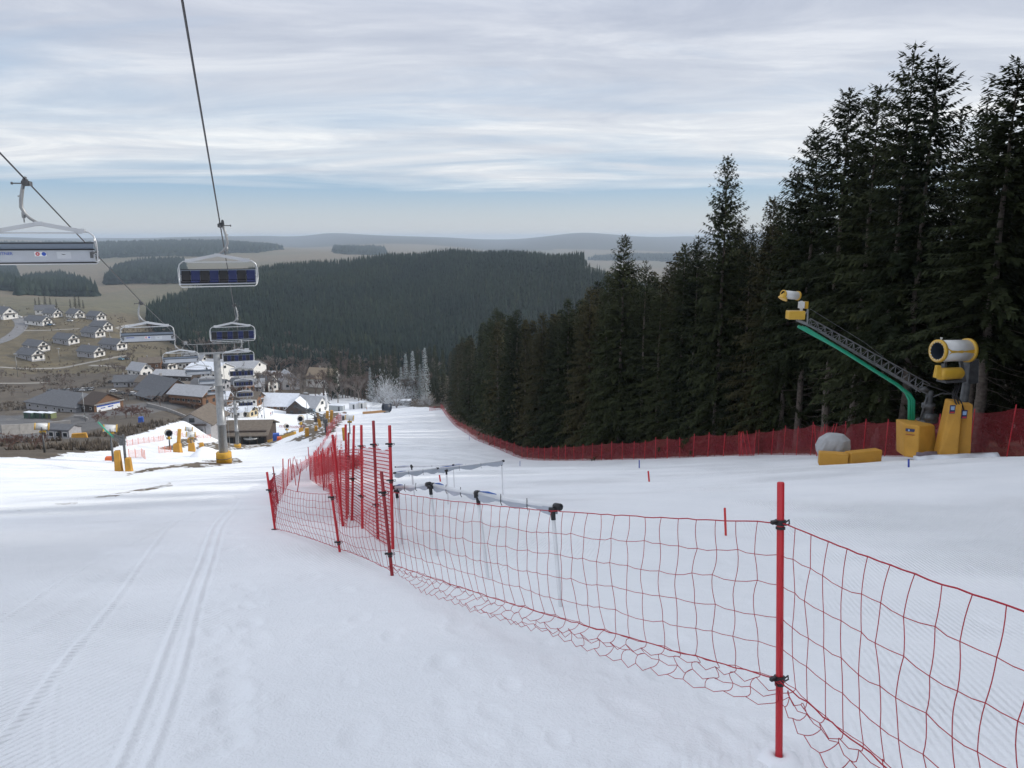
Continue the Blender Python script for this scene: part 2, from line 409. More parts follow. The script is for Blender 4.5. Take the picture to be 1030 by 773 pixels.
gz += amp*(vnoise(gx, gy, .9, 11)*.018+vnoise(gx, gy, .28, 12)*.004+vnoise(gx, gy, 3.5, 13)*.10)*np.where(snow | (gr < 5), 1, 1)
gz[gr < 1.3] = G(0, 0)-.02
nth, nr = len(th), len(rr)
ii = (np.arange(nr-1)[:, None]*nth+np.arange(nth-1)[None]).ravel()
FA = np.stack([ii, ii+nth, ii+nth+1, ii+1], 1)
gm = bpy.data.materials.new('ground_cover'); gm.use_nodes = True
ground_me = np_mesh('ground', np.stack([gx, gy, gz], 1), FA[:, ::-1], 4, gm, smooth=True)
at_ = ground_me.color_attributes.new('cover', 'FLOAT_COLOR', 'POINT')
at_.data.foreach_set('color', np.concatenate([colr, snow[:, None].astype(float)], 1).astype(np.float32).ravel())
ground = link('ground', ground_me); tag(ground, 'snow covered ski slope falling away into a brown valley of meadows', kind='structure')
if ground_me.polygons[nth*5].normal.z < 0: ground_me.flip_normals()
nt = gm.node_tree; b = nt.nodes['Principled BSDF']; N = nt.nodes.new; L = nt.links.new
ca = N('ShaderNodeVertexColor'); ca.layer_name = 'cover'
geo = N('ShaderNodeNewGeometry')
def noise(sc, det=5, ro=.55, vec=None, dist=0):
    n = N('ShaderNodeTexNoise'); n.inputs['Scale'].default_value = sc; n.inputs['Detail'].default_value = det; n.inputs['Roughness'].default_value = ro
    n.inputs['Distortion'].default_value = dist
    L(vec or geo.outputs['Position'], n.inputs['Vector']); return n.outputs['Fac']
nA = noise(.12, 8, .65); nB = noise(1.1, 6, .6)
va = ramp(nt, nA, [(.3, (.62, .62, .62)), (.5, (1, 1, 1)), (.7, (1.35, 1.3, 1.2))])
vb = ramp(nt, nB, [(.3, (.72, .72, .72)), (.7, (1.25, 1.25, 1.25))])
m1 = N('ShaderNodeMixRGB'); m1.blend_type = 'MULTIPLY'; m1.inputs[0].default_value = 1; L(ca.outputs['Color'], m1.inputs[1]); L(va, m1.inputs[2])
m2 = N('ShaderNodeMixRGB'); m2.blend_type = 'MULTIPLY'; m2.inputs[0].default_value = 1; L(m1.outputs[0], m2.inputs[1]); L(vb, m2.inputs[2])
# snow: nearly even, faintly dirty in places
sn = ramp(nt, noise(.35, 7, .6), [(.3, (.80, .83, .86)), (.6, (.87, .895, .92))])
sn2 = N('ShaderNodeMixRGB'); sn2.blend_type = 'MULTIPLY'; sn2.inputs[0].default_value = 1; L(sn, sn2.inputs[1]); L(ramp(nt, noise(9, 3), [(.3, (.975, .975, .975)), (.7, (1, 1, 1))]), sn2.inputs[2])
m3 = N('ShaderNodeMixRGB'); L(ca.outputs['Alpha'], m3.inputs[0]); L(m2.outputs[0], m3.inputs[1]); L(sn2.outputs[0], m3.inputs[2])
L(m3.outputs[0], b.inputs['Base Color']); b.inputs['Roughness'].default_value = .75; b.inputs['Specular IOR Level'].default_value = .3
# corduroy left by the groomer + grain
mpn = N('ShaderNodeMapping'); L(geo.outputs['Position'], mpn.inputs[0]); mpn.inputs['Rotation'].default_value = (0, 0, R(14)); 
wv = N('ShaderNodeTexWave'); wv.wave_type = 'BANDS'; wv.bands_direction = 'X'; wv.inputs['Scale'].default_value = 7.0; wv.inputs['Distortion'].default_value = 1.0; wv.inputs['Detail'].default_value = 2; wv.inputs['Detail Scale'].default_value = .6
L(mpn.outputs[0], wv.inputs['Vector'])
cm = ramp(nt, noise(.22, 4), [(.42, (0, 0, 0)), (.58, (1, 1, 1))])
grain = noise(45, 3, .7); lump = noise(6, 5, .6)
hsum = math_n(nt, 'ADD', math_n(nt, 'MULTIPLY', math_n(nt, 'MULTIPLY', wv.outputs['Fac'], cm), .016), math_n(nt, 'ADD', math_n(nt, 'MULTIPLY', grain, .010), math_n(nt, 'MULTIPLY', lump, .013)))
bp = N('ShaderNodeBump'); bp.inputs['Strength'].default_value = .85; bp.inputs['Distance'].default_value = 1.0; L(hsum, bp.inputs['Height']); L(bp.outputs['Normal'], b.inputs['Normal'])
# ------------------------------------------------------------------ trees
def foliage_mat(name, c1, c2, rough=.8, tintattr=None):
    m = bpy.data.materials.new(name); m.use_nodes = True; nt = m.node_tree; b = nt.nodes['Principled BSDF']
    b.inputs['Roughness'].default_value = rough; b.inputs['Specular IOR Level'].default_value = .08
    tc = nt.nodes.new('ShaderNodeTexCoord'); n = nt.nodes.new('ShaderNodeTexNoise'); n.inputs['Scale'].default_value = 1.3; n.inputs['Detail'].default_value = 5
    nt.links.new(tc.outputs['Object'], n.inputs['Vector'])
    oi = nt.nodes.new('ShaderNodeObjectInfo')
    f = math_n(nt, 'ADD', math_n(nt, 'MULTIPLY', n.outputs['Fac'], .7), math_n(nt, 'MULTIPLY', oi.outputs['Random'], .45))
    c = ramp(nt, f, [(.3, c1), (.75, c2)])
    nt.links.new(c, b.inputs['Base Color'])
    if tintattr:
        a = nt.nodes.new('ShaderNodeVertexColor'); a.layer_name = tintattr
        mm = nt.nodes.new('ShaderNodeMixRGB'); mm.blend_type = 'MULTIPLY'; mm.inputs[0].default_value = 1
        nt.links.new(c, mm.inputs[1]); nt.links.new(a.outputs['Color'], mm.inputs[2]); nt.links.new(mm.outputs[0], b.inputs['Base Color'])
    return m
M_NEEDLE = foliage_mat('spruce_needles', (.016, .023, .011), (.042, .050, .022))
M_NEEDLE2 = foliage_mat('spruce_needles_olive', (.034, .034, .016), (.068, .062, .030))
M_BARK = mat('spruce_bark', (.13, .108, .09), .9, var=.4, vscale=6, bump=.6, bscale=14)

M_TWIG = mat('bare_twigs', (.15, .12, .10), .9, var=.3, vscale=1)
M_TWIGP = mat('pale_bare_twigs', (.20, .17, .15), .9, var=.3, vscale=1)
def spruce_crown(seed, H, c0, Rm, dens=11., tw=.145, top_open=0., name='crown', m=None, shape=.66, wid=.085):
    rs = np.random.RandomState(seed); Q = []
    z = c0*H
    az = rs.uniform(0, 6.28)
    while z < H-.25:
        f = (z-c0*H)/(H-c0*H)
        nb = max(4, int(rs.poisson(dens*.50)))
        lobe = 1+.22*math.sin(3*az+z*.9)
        for k in range(nb):
            az += 2.4+rs.uniform(-.4, .4)
            Lb = (Rm*min(1, (1-f)**shape*1.02+.02)*min(1, .55+f*4)*rs.uniform(.70, 1.10)*(1+.18*math.sin(3*az+z*1.1)))
            if rs.rand() < top_open*(.4+.6*f): continue
            Lb = max(Lb, .22)
            zz = z+rs.uniform(-.25, .25)
            e0 = (.55*f*f-.10-.25*(1-f))+rs.uniform(-.12, .12)
            nt_ = max(3, int(Lb/tw)); t = (np.arange(nt_)+rs.rand(nt_)*.8)/nt_*.9+.12; t = np.clip(t, 0, 1)
            out = Lb*t; hz = zz+Lb*(e0*t-.22*t*t*(1-f)+.16*t**3)
            ca, sa = math.cos(az), math.sin(az)
            P = np.stack([out*ca, out*sa, hz], 1)
            for side in (-1, 1, 0):
                n = len(t)
                if side:
                    ang = az+side*(rs.uniform(.6, 1.15, n))
                    l = (.15+.36*Lb/3.5*(1-.75*t))*rs.uniform(.6, 1.25, n)
                    dz = -rs.uniform(.1, .55, n)*(1.1-f)+.05
                else:
                    ang = az+rs.uniform(-.5, .5, n); l = (.22+.20*Lb/3.)*rs.uniform(.5, 1.4, n); dz = -rs.uniform(.9, 2.6, n)*(1.15-f)
                D = np.stack([np.cos(ang), np.sin(ang), dz], 1); D /= np.linalg.norm(D, axis=1)[:, None]; D *= l[:, None]
                roll = rs.uniform(-.9, .9, n)
                Sd = np.stack([-np.sin(ang)*np.cos(roll), np.cos(ang)*np.cos(roll), np.sin(roll)], 1)*(wid*rs.uniform(.6, 1.3, n))[:, None]*np.minimum(1, l/.35)[:, None]
                Q.append(np.stack([P, P+D*.45+Sd, P+D, P+D*.45-Sd], 1))
            # branch tip and axis
            tip = P[-1]; dd = np.array([ca, sa, e0+.2])*.3
            sd_ = np.array([-sa, ca, 0])*.06
            Q.append(np.array([[tip, tip+dd*.4+sd_, tip+dd, tip+dd*.4-sd_]]))
            b0 = np.array([0, 0, zz]); Q.append(np.array([[b0-sd_*.5, P[len(P)//2]-sd_*.4, P[len(P)//2]+sd_*.4, b0+sd_*.5]]))
        z += rs.uniform(.28, .52)*(1.15-.55*f)
    # leader
    for k in range(10):
        a = k*2.4; zz = H-.9+k*.1; l = .34*(1-k/11)
        Q.append(np.array([[[0, 0, zz], [math.cos(a)*l*.5-.05*math.sin(a), math.sin(a)*l*.5+.05*math.cos(a), zz+l*.4], [math.cos(a)*l, math.sin(a)*l, zz+l*.75], [math.cos(a)*l*.5+.05*math.sin(a), math.sin(a)*l*.5-.05*math.cos(a), zz+l*.35]]]))
    Q.append(np.array([[[-.03, 0, H-1], [0, -.02, H-.3], [0, 0, H+.25], [.03, .02, H-.3]]]))
    V = np.concatenate(Q).reshape(-1, 3)
    return np_mesh(name, V, np.arange(len(V)).reshape(-1, 4), 4, m or M_NEEDLE)
def spruce_trunk(seed, H, c0, r0, stubs=True, m=None, name='trunk'):
    rs = random.Random(seed); b = MB()
    n = 12; pts = [(0, 0, -1.2)]; rad = [r0*1.25]
    for i in range(n+1):
        f = i/n; pts.append((rs.uniform(-.05, .05), rs.uniform(-.05, .05), H*.97*f)); rad.append(max(.02, r0*(1-f)**.85*(1.18 if i == 0 else 1)))
    b.tube(pts, rad, 10)
    if stubs:
        z = 1.0
        while z < c0*H+3:
            for _ in range(rs.choice((1, 2, 3))):
                a = rs.uniform(0, 6.28); l = rs.uniform(.5, 2.3)*(.5+z/(c0*H+3)); p = [(0, 0, z)]
                for q in range(1, 5):
                    p.append((math.cos(a)*l*q/4, math.sin(a)*l*q/4, z-.10*l*q/4+rs.uniform(-.06, .06)-.05*q*q*l*.1))
                b.tube(p, [.022, .018, .013, .009, .004], 4, cap=False)
                for q in (2, 3):
                    a2 = a+rs.choice((-1, 1))*.8; l2 = l*.35
                    b.tube([p[q], (p[q][0]+math.cos(a2)*l2, p[q][1]+math.sin(a2)*l2, p[q][2]-.25*l2)], [.009, .003], 3, cap=False)
            z += rs.uniform(.25, .6)
    return b.mesh(name, m or M_BARK, True)
# each kind: trunk mesh, crown mesh, nominal height
KIND = {}
def kind(k, seed, H, c0, Rm, r0, m=None, **kw):
    KIND[k] = (spruce_trunk(seed, H, c0, r0, m=None), spruce_crown(seed, H, c0, Rm, m=m, **kw), H)
kind('full', 11, 23, .05, 4.3, .27, dens=20)
kind('full2', 12, 23, .07, 4.0, .25, m=M_NEEDLE2, dens=20, shape=.62)
kind('slim', 13, 23, .08, 3.4, .22, dens=19, shape=.6)
kind('half', 14, 23, .30, 4.0, .26, dens=18, shape=.62)
kind('high', 15, 23, .48, 3.1, .24, dens=10, shape=.6)
kind('open', 16, 23, .10, 4.2, .25, dens=15, top_open=.25, shape=.65)
kind('far', 17, 23, .05, 3.4, .22, dens=9, tw=.5, wid=.26, shape=.65)
kind('far2', 18, 23, .08, 3.0, .22, m=M_NEEDLE2, dens=9, tw=.5, wid=.26, shape=.62)
def spruce(k, x, y, h, rz=0, label=None, group=None, wide=1.0, name='spruce_tree', cat='spruce'):
    t, c, H = KIND[k]; s = h/H
    e = empty(name, (x, y, G(x, y)-.1), rz, label, cat, group)
    sc = (s*wide if s > .8 else s*wide*1.1,)*2+(s,)
    for nm, me in (('trunk', t), ('crown', c)):
        o = link(nm, me, e); o.scale = sc
    return e
SKYL = [(430, 372), (440, 360), (455, 345), (480, 327), (500, 311), (520, 314), (545, 316), (575, 300), (600, 277), (628, 242), (650, 264), (680, 250), (705, 236), (733, 200), (750, 222), (780, 200), (795, 180), (820, 132), (855, 95), (880, 88), (920, 48), (945, 62), (962, 80), (985, 118), (1000, 98), (1025, 62), (1080, 30), (1200, -60)]
def skyl(px): return np.interp(px, [a for a, b in SKYL], [b for a, b in SKYL])
PROM = [  # column, tip row, depth, kind, label
 (921, 42, 41, 'open', 'tallest spruce of the wood with ragged double top above the long lattice arm', 1.05),
 (944, 58, 43, 'half', 'dense dark spruce close beside the tallest tree, slightly shorter', 1.1),
 (1026, 58, 35, 'half', 'big spruce with drooping boughs at the picture edge behind the fan cannon', 1.25),
 (856, 88, 45, 'half', 'dark pointed spruce second in height above the lance of the lattice arm', 1.05),
 (886, 84, 47, 'half', 'narrow spruce between the two highest tops of the wood', 1.0),
 (824, 126, 50, 'half', 'spruce whose tip starts the high group of tops, over the small fan gun', 1.0),
 (803, 166, 54, 'slim', 'slender lower spruce on the valley side of the high group', 1.0),
 (733, 156, 64, 'full', 'solitary spire of open tiered branches standing clear above the lower wood', .85),
 (779, 196, 60, 'full2', 'loose topped spruce just uphill of the solitary spire', .95),
 (757, 226, 66, 'open', 'thin spruce tip filling the gap beside the solitary spire', .9),
 (703, 236, 70, 'slim', 'spruce top just downhill of the solitary spire', 1.0),
 (690, 244, 74, 'full', 'bushy spruce top in the lower wood below the solitary spire', 1.0),
 (628, 236, 82, 'full', 'broad pyramid spruce standing out of the lower treeline before the far ridge', 1.0),
 (612, 272, 86, 'slim', 'small spruce top leaning on the valley flank of the broad pyramid spruce', .9),
 (650, 262, 84, 'open', 'thin bare tipped spruce between pyramid spruce and bushy top', .9),
 (594, 288, 94, 'full2', 'olive spruce at the start of the treeline descending toward the valley', 1.0),
 (572, 300, 102, 'full', 'dark spruce in the middle of the descending treeline', 1.0),
 (546, 314, 110, 'full2', 'olive tinged spruce near the bend of the red fence', 1.0),
 (520, 311, 120, 'full', 'rounded spruce above the bend of the red fence', 1.05),
 (499, 309, 130, 'slim', 'pale tipped spruce just past the bend of the red fence', 1.0),
 (995, 96, 47, 'open', 'sparse see-through spruce between the tallest tree and the edge spruce', .9),
 (968, 112, 50, 'high', 'half bare spruce in the bright gap of the high treeline', .9),
]
rs = random.Random(77)
occupied = []
for px, ty, d, k, lab, wd_ in PROM:
    p = at(px, d)
    while p.x < edge_x(p.y)+4.6: d += 1; p = at(px, d)
    zt = ztop(p.y, ty); p.x = (px-CX)/F*(p.y*CP-zt*SP); h = zt-G(p.x, p.y)
    spruce(k, p.x, p.y, h, rs.uniform(0, 6.28), lab, 'spruces of the wood beside the piste', wd_)
    occupied.append((p.x, p.y))
cnt = 0; tries = 0
while cnt < 245 and tries < 30000:
    tries += 1
    y = rs.uniform(100, 400) if cnt < 110 else rs.uniform(14, 130)
    off = rs.choice((rs.uniform(4, 9), rs.uniform(4, 30)))
    x = float(edge_x(y))+off
    if y > 270: x = -24-(y-290)*.12+off
    if x > .70*y+4: continue
    if min([(a-x)**2+(b-y)**2 for a, b in occupied] or [99]) < (10.5 if y < 120 else 14): continue
    z = G(x, y); px, py, d = [float(q) for q in PJ(x, y, z)]
    if 900 < px < 990 and d < 36: continue
    lim = ztop(y, float(skyl(px))+(rs.uniform(6, 40) if y < 105 else rs.uniform(1, 14)))-z
    hh = min(rs.uniform(19, 25), lim)
    if y > 120: hh = min(max(lim, 8), rs.uniform(23, 31))
    if hh < 5: continue
    if d < 75 and px > 780: k = rs.choice(('half', 'high', 'high', 'half', 'open', 'slim'))
    elif d < 125: k = rs.choice(('full', 'full2', 'slim', 'half', 'full', 'full2', 'open'))
    else: k = rs.choice(('far', 'far2'))
    if off > 16 and d < 105: k = rs.choice(('half', 'high', 'far'))
    spruce(k, x, y, hh, rs.uniform(0, 6.28), 'dark spruce inside the dense wood beyond the red net fence, lower than the marked tops', 'spruces of the wood beside the piste', rs.uniform(.85, 1.15) if y < 110 else rs.uniform(1.15, 1.45))
    occupied.append((x, y)); cnt += 1
# same wood continued unseen beside the camera, added tall to shade the piste
cnt = 0
while cnt < 40:
    y = rs.uniform(-26, 38); x = float(edge_x(y))+rs.uniform(3.5, 18)
    if x < .70*y+4 or min((a-x)**2+(b-y)**2 for a, b in occupied) < 12: continue
    spruce(rs.choice(('full', 'full2', 'full')), x, y, rs.uniform(25, 30), rs.uniform(0, 6.28), 'tall unseen spruce added uphill of the fan cannon to shade the near piste', 'unseen shade spruces uphill of the cannon'); occupied.append((x, y)); cnt += 1
# ---- far woods: nobody could count these
def wood(name, polys, sp, h, r, seed, label, dr, mt, tiers=2, nseg=6, hvar=.25, extra=None):
    rs = np.random.RandomState(seed); X = []; Y = []
    for poly, d0, d1 in polys:
        pts = [W(a, b, d) for a, b in poly for d in (d0, d1)]
        x0, x1 = min(p.x for p in pts), max(p.x for p in pts); y0, y1 = min(p.y for p in pts)-50, max(p.y for p in pts)+50
        nx, ny = int((x1-x0)/sp)+1, int((y1-y0)/sp)+1
        gxx, gyy = np.meshgrid(np.arange(nx)*sp+x0, np.arange(ny)*sp+y0)
        gxx = gxx.ravel()+rs.uniform(-.5, .5, nx*ny)*sp; gyy = gyy.ravel()+rs.uniform(-.5, .5, nx*ny)*sp
        zz = GV(gxx, gyy); a, b, d = PJ(gxx, gyy, zz)
        jx = vnoise(gxx, gyy, 40*sp/5, 3)*6
        k = poly_mask(a+jx, b+jx*.3, poly) & (d > d0) & (d < d1)
        X.append(gxx[k]); Y.append(gyy[k])
    X = np.concatenate(X); Y = np.concatenate(Y); Z = GV(X, Y); n = len(X)
    hh = h*(1+hvar*(rs.rand(n)-.5)*2)*(1+.25*vnoise(X, Y, 45, 5)); rr_ = r*rs.uniform(.8, 1.25, n)
    V = []; FA = []; o = 0
    tiersdef = [(0.05, .62, 1.), (.42, 1.0, .62)] if tiers == 2 else [(.05, .5, 1.), (.32, .8, .72), (.6, 1.04, .42)]
    for z0, z1, rf in tiersdef:
        ang = np.arange(nseg)[None]*2*PI/nseg+rs.uniform(0, 6, n)[:, None]
        rj = rr_[:, None]*rf*rs.uniform(.65, 1.25, (n, nseg))
        ring = np.stack([X[:, None]+np.cos(ang)*rj, Y[:, None]+np.sin(ang)*rj, Z[:, None]+hh[:, None]*(z0+rs.uniform(-.05, .07, (n, nseg)))], 2)
        ap = np.stack([X+rs.uniform(-.2, .2, n), Y, Z+hh*z1], 1)[:, None]
        vv = np.concatenate([ring, ap], 1); base = o+np.arange(n)[:, None, None]*(nseg+1)
        k = np.arange(nseg); f = np.stack([k, (k+1) % nseg, np.full(nseg, nseg)], 1)[None]+base
        V.append(vv.reshape(-1, 3)); FA.append(f.reshape(-1, 3)); o += n*(nseg+1)
    me = np_mesh(name, np.concatenate(V), np.concatenate(FA), 3, mt)
    tint = 1+.5*(rs.rand(n)-.5)[:, None]*np.array([1, 1, 1.])+.55*vnoise(X, Y, 60, 15)[:, None]*np.array([1.2, .8, .3])
    br = rs.rand(n) < .05; tint[br] *= np.array([1.9, 1.5, 1.2])
    tint = np.clip(tint, .4, 3)
    c4 = np.concatenate([tint, np.ones((n, 1))], 1); c4 = np.concatenate([np.repeat(c4, nseg+1, 0) for _ in tiersdef])
    at2 = me.color_attributes.new('tint', 'FLOAT_COLOR', 'POINT'); at2.data.foreach_set('color', c4.astype(np.float32).ravel())
    ob = link(name, me); tag(ob, label, 'forest', kind='stuff'); return ob
M_FARWOOD = foliage_mat('far_spruce_needles', (.008, .016, .013), (.016, .027, .020), tintattr='tint')
HILLP = [(146, 326), (160, 340), (200, 357), (260, 372), (300, 377), (350, 377), (430, 382), (640, 355), (655, 300), (589, 277), (587, 262), (450, 258), (340, 264), (300, 268), (240, 282), (190, 300), (150, 318)]
wood('ridge_forest', [(HILLP, 528, 1130)], 4.1, 14.5, 2.4, 3, 'dense spruce forest covering the whole ridge across the valley', 0, M_FARWOOD, 3, 5)
wood('hillock_wood', [([(18, 298), (22, 289), (40, 283), (60, 281), (80, 286), (97, 298)], 900, 1700)], 8, 20, 5, 4, 'round wooded hillock standing alone among tan fields', 0, M_FARWOOD)
wood('plantation_forest', [([(106, 287), (112, 275), (130, 268), (150, 265), (186, 266), (186, 285)], 1200, 2900), ([(-60, 300), (-60, 268), (12, 268), (20, 285), (8, 300)], 1100, 2900)], 12, 20, 8, 5, 'dark plantation block between tan fields below the far ridge', 0, M_FARWOOD)
wood('distant_forest', [([(-100, 264), (-100, 246), (100, 247), (200, 245), (262, 247), (284, 251), (262, 255), (215, 256), (200, 262), (110, 265)], 2500, 4200), ([(336, 256), (338, 250), (386, 251), (386, 257)], 2900, 5000), ([(590, 262), (620, 258), (690, 258), (690, 264)], 3000, 5200)], 19, 21, 12, 6, 'distant dark forest band along the skyline beyond the fields', 0, M_FARWOOD)
# ------------------------------------------------------------------ safety nets
M_POST = mat('red_plastic_pole', (.50, .018, .028), .38, var=.12, vscale=3)
M_POSTD = mat('faded_red_pole', (.30, .022, .03), .5, var=.2, vscale=3)
M_CORD = mat('red_net_cord', (.42, .018, .036), .8)
M_BLACK = mat('black_rubber', (.014, .014, .016), .5)
def net_mat(name, cell, w, col):
    m = bpy.data.materials.new(name); m.use_nodes = True; nt = m.node_tree; b = nt.nodes['Principled BSDF']
    b.inputs['Base Color'].default_value = (*col, 1); b.inputs['Roughness'].default_value = .7
    uv = nt.nodes.new('ShaderNodeUVMap'); sp = nt.nodes.new('ShaderNodeSeparateXYZ'); nt.links.new(uv.outputs[0], sp.inputs[0])
    fs = []
    for i in (0, 1):
        fr = math_n(nt, 'FRACT', math_n(nt, 'DIVIDE', sp.outputs[i], cell)); fs.append(math_n(nt, 'LESS_THAN', fr, w))
    a = math_n(nt, 'MAXIMUM', fs[0], fs[1]); nt.links.new(a, b.inputs['Alpha'])
    return m
M_NETR = net_mat('dense_red_netting', .05, .24, (.27, .014, .024))
M_NETM = net_mat('open_red_netting', .045, .27, (.50, .020, .032))
M_NETB = net_mat('bunched_red_netting', .05, .36, (.46, .018, .030))
M_NETO = net_mat('orange_netting', .06, .14, (.60, .20, .13))
def net_sheet(name, tops, bots, m, parent=None, sag=.06, n=6):
    """netting strung between successive poles; UV in metres"""
    V = []; UV = []; FA = []; u = 0
    cols = []
    for i in range(len(tops)-1):
        for k in range(n + (1 if i == len(tops)-2 else 0)):
            t = k/n; a = tops[i].lerp(tops[i+1], t); b = bots[i].lerp(bots[i+1], t)
            s_ = 4*t*(1-t)*sag; cols.append((a-Vector((0, 0, s_)), b))
    rows = 4
    for i, (a, b) in enumerate(cols):
        if i: u += (a-cols[i-1][0]).length
        for r in range(rows+1):
            t = r/rows; p = a.lerp(b, t); V.append(p+Vector((math.sin(u*1.7+r)*.03, math.cos(u*1.3+r*2)*.03, 0))*(1 if 0 < r else 0)); UV.append((u, (a-b).length*(1-t)))
    for i in range(len(cols)-1):
        for r in range(rows):
            o = i*(rows+1)+r; FA.append((o, o+1, o+rows+2, o+rows+1))
    me = bpy.data.meshes.new(name); me.from_pydata([tuple(v) for v in V], [], FA); me.materials.append(m)
    ul = me.uv_layers.new(name='UVMap')
    for l in me.loops: ul.data[l.index].uv = UV[l.vertex_index]
    return link(name, me, parent)
def pole(base, top, r, m, parent, ties=(), cap=True, n=10):
    b = MB(); d = (top-base)
    b.tube([base-d*.12, base, base+d*.5, top-d.normalized()*.004, top], [r, r, r, r, r*.75], n)
    o = b.obj('post', m, parent, True)
    if ties:
        for t in ties:
            c = MB()
            p = base+d*t; dn = d.normalized()
            c.tube([p-dn*.012, p+dn*.012], r*1.55, 10); c.tube([p-dn*.02, p-dn*.032], r*1.3, 10)
            c.box(p+Vector((-r*1.9, -.01, .005)), (.034, .016, .016), rz=.4)
            c.tube([p+Vector((r*1.4, 0, 0)), p+Vector((r*2.6, .01, .008)), p+Vector((r*2.8, .012, -.012)), p+Vector((r*1.5, 0, -.014))], .004, 5)
            c.obj('clip', M_BLACK, o)
    return o
def cord_net(name, A0, A1, B0, B1, parent, cell=.14, rows=5, r=.0018, slack=3, sag=.05, seed=0, rope=.0035, bsag=.025, bulge=Vector((0, 0, 0))):
    """real cords. A0,A1 top ends; B0,B1 lower rope ends"""
    rs = random.Random(seed); b = MB()
    Ln = (A1-A0).length; n = max(3, int(Ln/cell)); al = (A1-A0).normalized(); pe = Vector((al.y, -al.x, 0)).normalized()
    def P(s, v):     # v: 0 top .. 1 rope .. >1 slack
        t = A0.lerp(A1, s); q = B0.lerp(B1, s); w = 4*s*(1-s)
        t = t-Vector((0, 0, sag*w)); q = q+Vector((0, 0, -bsag*w))
        if v <= 1: return t.lerp(q, v)+pe*(.05*w*math.sin(v*PI))
        k = (v-1)*rows
        h = (t-q).length/rows
        return q+Vector((0, 0, -h*(.36 if (A1-A0).length < 4 else .26)*k*(.35+.65*s**.7)))+pe*(.04*math.sin(k*1.9+s*9)+.03*k)*(.3+w)
    tot = rows+slack
    grid_off = [[(rs.uniform(-.16, .16)*cell, rs.uniform(-.10, .10)*cell) for _ in range(tot+1)] for _ in range(n+1)]
    def node(i, j, fi=0, fj=0):
        p = P(i/n, j/rows)
        if 0 < j: ox, oz = grid_off[i][j]; p = p+al*ox+Vector((0, 0, oz))
        return p
    b.tube([P(k/(n*2), 0)+Vector((0, 0, rs.uniform(-.003, .003))) for k in range(2*n+1)], rope, 5, False)
    b.tube([P(k/(n*2), 1)+Vector((0, 0, rs.uniform(-.006, .006)))+pe*.01 for k in range(2*n+1)], rope, 5, False)
    for j in range(1, tot+1):
        pts = []
        for i in range(n+1):
            pts.append(node(i, j))
            if i < n:
                mid = (node(i, j)+node(i+1, j))*.5; pts.append(mid-Vector((0, 0, cell*(.04 if j <= rows else .22)*rs.uniform(.3, 1.5))))
        b.tube(pts, r, 3, False)
    for i in range(n+1):
        pts = []; sgn = 1 if i % 2 else -1
        for j in range(tot):
            a, c = node(i, j), node(i, j+1)
            am = cell*(.13 if j < rows else .30)*rs.uniform(.3, 1.5)*rs.choice((1, 1, 1, -1))*(1 if (j) % 2 else -1)
            for q in range(4):
                t = q/4; pts.append(a.lerp(c, t)+al*math.sin(t*PI)*am+pe*math.sin(t*PI)*am*.5)
        pts.append(node(i, tot)); b.tube(pts, r, 3, False)
    return b.obj(name, M_CORD, parent, True)
def pp(px, py): return hit(px, py)
def top_of(base, px, py):
    """top of a pole whose base stands at BASE, its top on the sight line px,py at the same depth"""
    d = base.y*CP-base.z*SP
    return W(px, py, d)
# near open net
P1 = pp(783.5, 762); P2 = pp(394.6, 580.5); P3 = pp(341.9, 556); P4 = pp(277, 535.4); P5 = pp(280, 506)
T1 = top_of(P1, 785.3, 485); T2 = top_of(P2, 383.5, 474.5); T3 = top_of(P3, 332, 486.5); T4 = top_of(P4, 268.5, 475); T5 = top_of(P5, 274.5, 469.5)
dirn = (Vector((.162, -1, 0))); P0 = P1+dirn*2.9; P0.z = G(P0.x, P0.y); T0 = P0+Vector((0.02, 0, 1.25))
nf = empty('safety_net_fence', P1, 0, 'red coarse cord net sagging between slim red poles in the near snow', 'safety fence')
def inv(o, e): o.parent = e; o.matrix_parent_inverse = Matrix.Translation(-Vector(e.location)); return o
def at_h(b_, t_, f): return b_.lerp(t_, f)
objs = []
mp_ = [(P1, T1, .0165, M_POST, (.286, .853)), (P2, T2, .017, M_POSTD, (.22, .8)), (P3, T3, .015, M_POST, (.15, .8)), (P4, T4, .016, M_POST, (.04, .7)), (P5, T5, .014, M_POSTD, (.3, .8)), (P0, T0, .0165, M_POST, (.3, .85))]
for b_, t_, r_, m_, ti in mp_: inv(pole(b_, t_, r_, m_, None, ti), nf)
spans = [(P1, T1, P0, T0, .13, 3), (P2, T2, P1, T1, .13, 3), (P3, T3, P2, T2, .10, 0), (P4, T4, P3, T3, .095, 0), (P5, T5, P4, T4, .10, 0)]
for i, (a, ta, c, tcc, cell, sl) in enumerate(spans):
    near_ = i < 2
    A0 = at_h(a, ta, .853 if a is P1 else .82); A1 = at_h(c, tcc, .853 if c is P1 else .85)
    if i == 2: A0, A1 = at_h(a, ta, .62), at_h(c, tcc, .80)
    B0 = at_h(a, ta, .286 if a is P1 else ((.13 if a is P2 else .3) if near_ else .06)); B1 = at_h(c, tcc, .286 if c is P1 else (.2 if near_ else .06))
    rows = max(4, round((A0-B0).length/(cell*1.02))) if i else 5
    inv(cord_net('net', A0, A1, B0, B1, None, cell, rows, .0021 if near_ else .0024, sl, .05 if i != 2 else .16, i, .0032, .03 if near_ else -.02), nf)
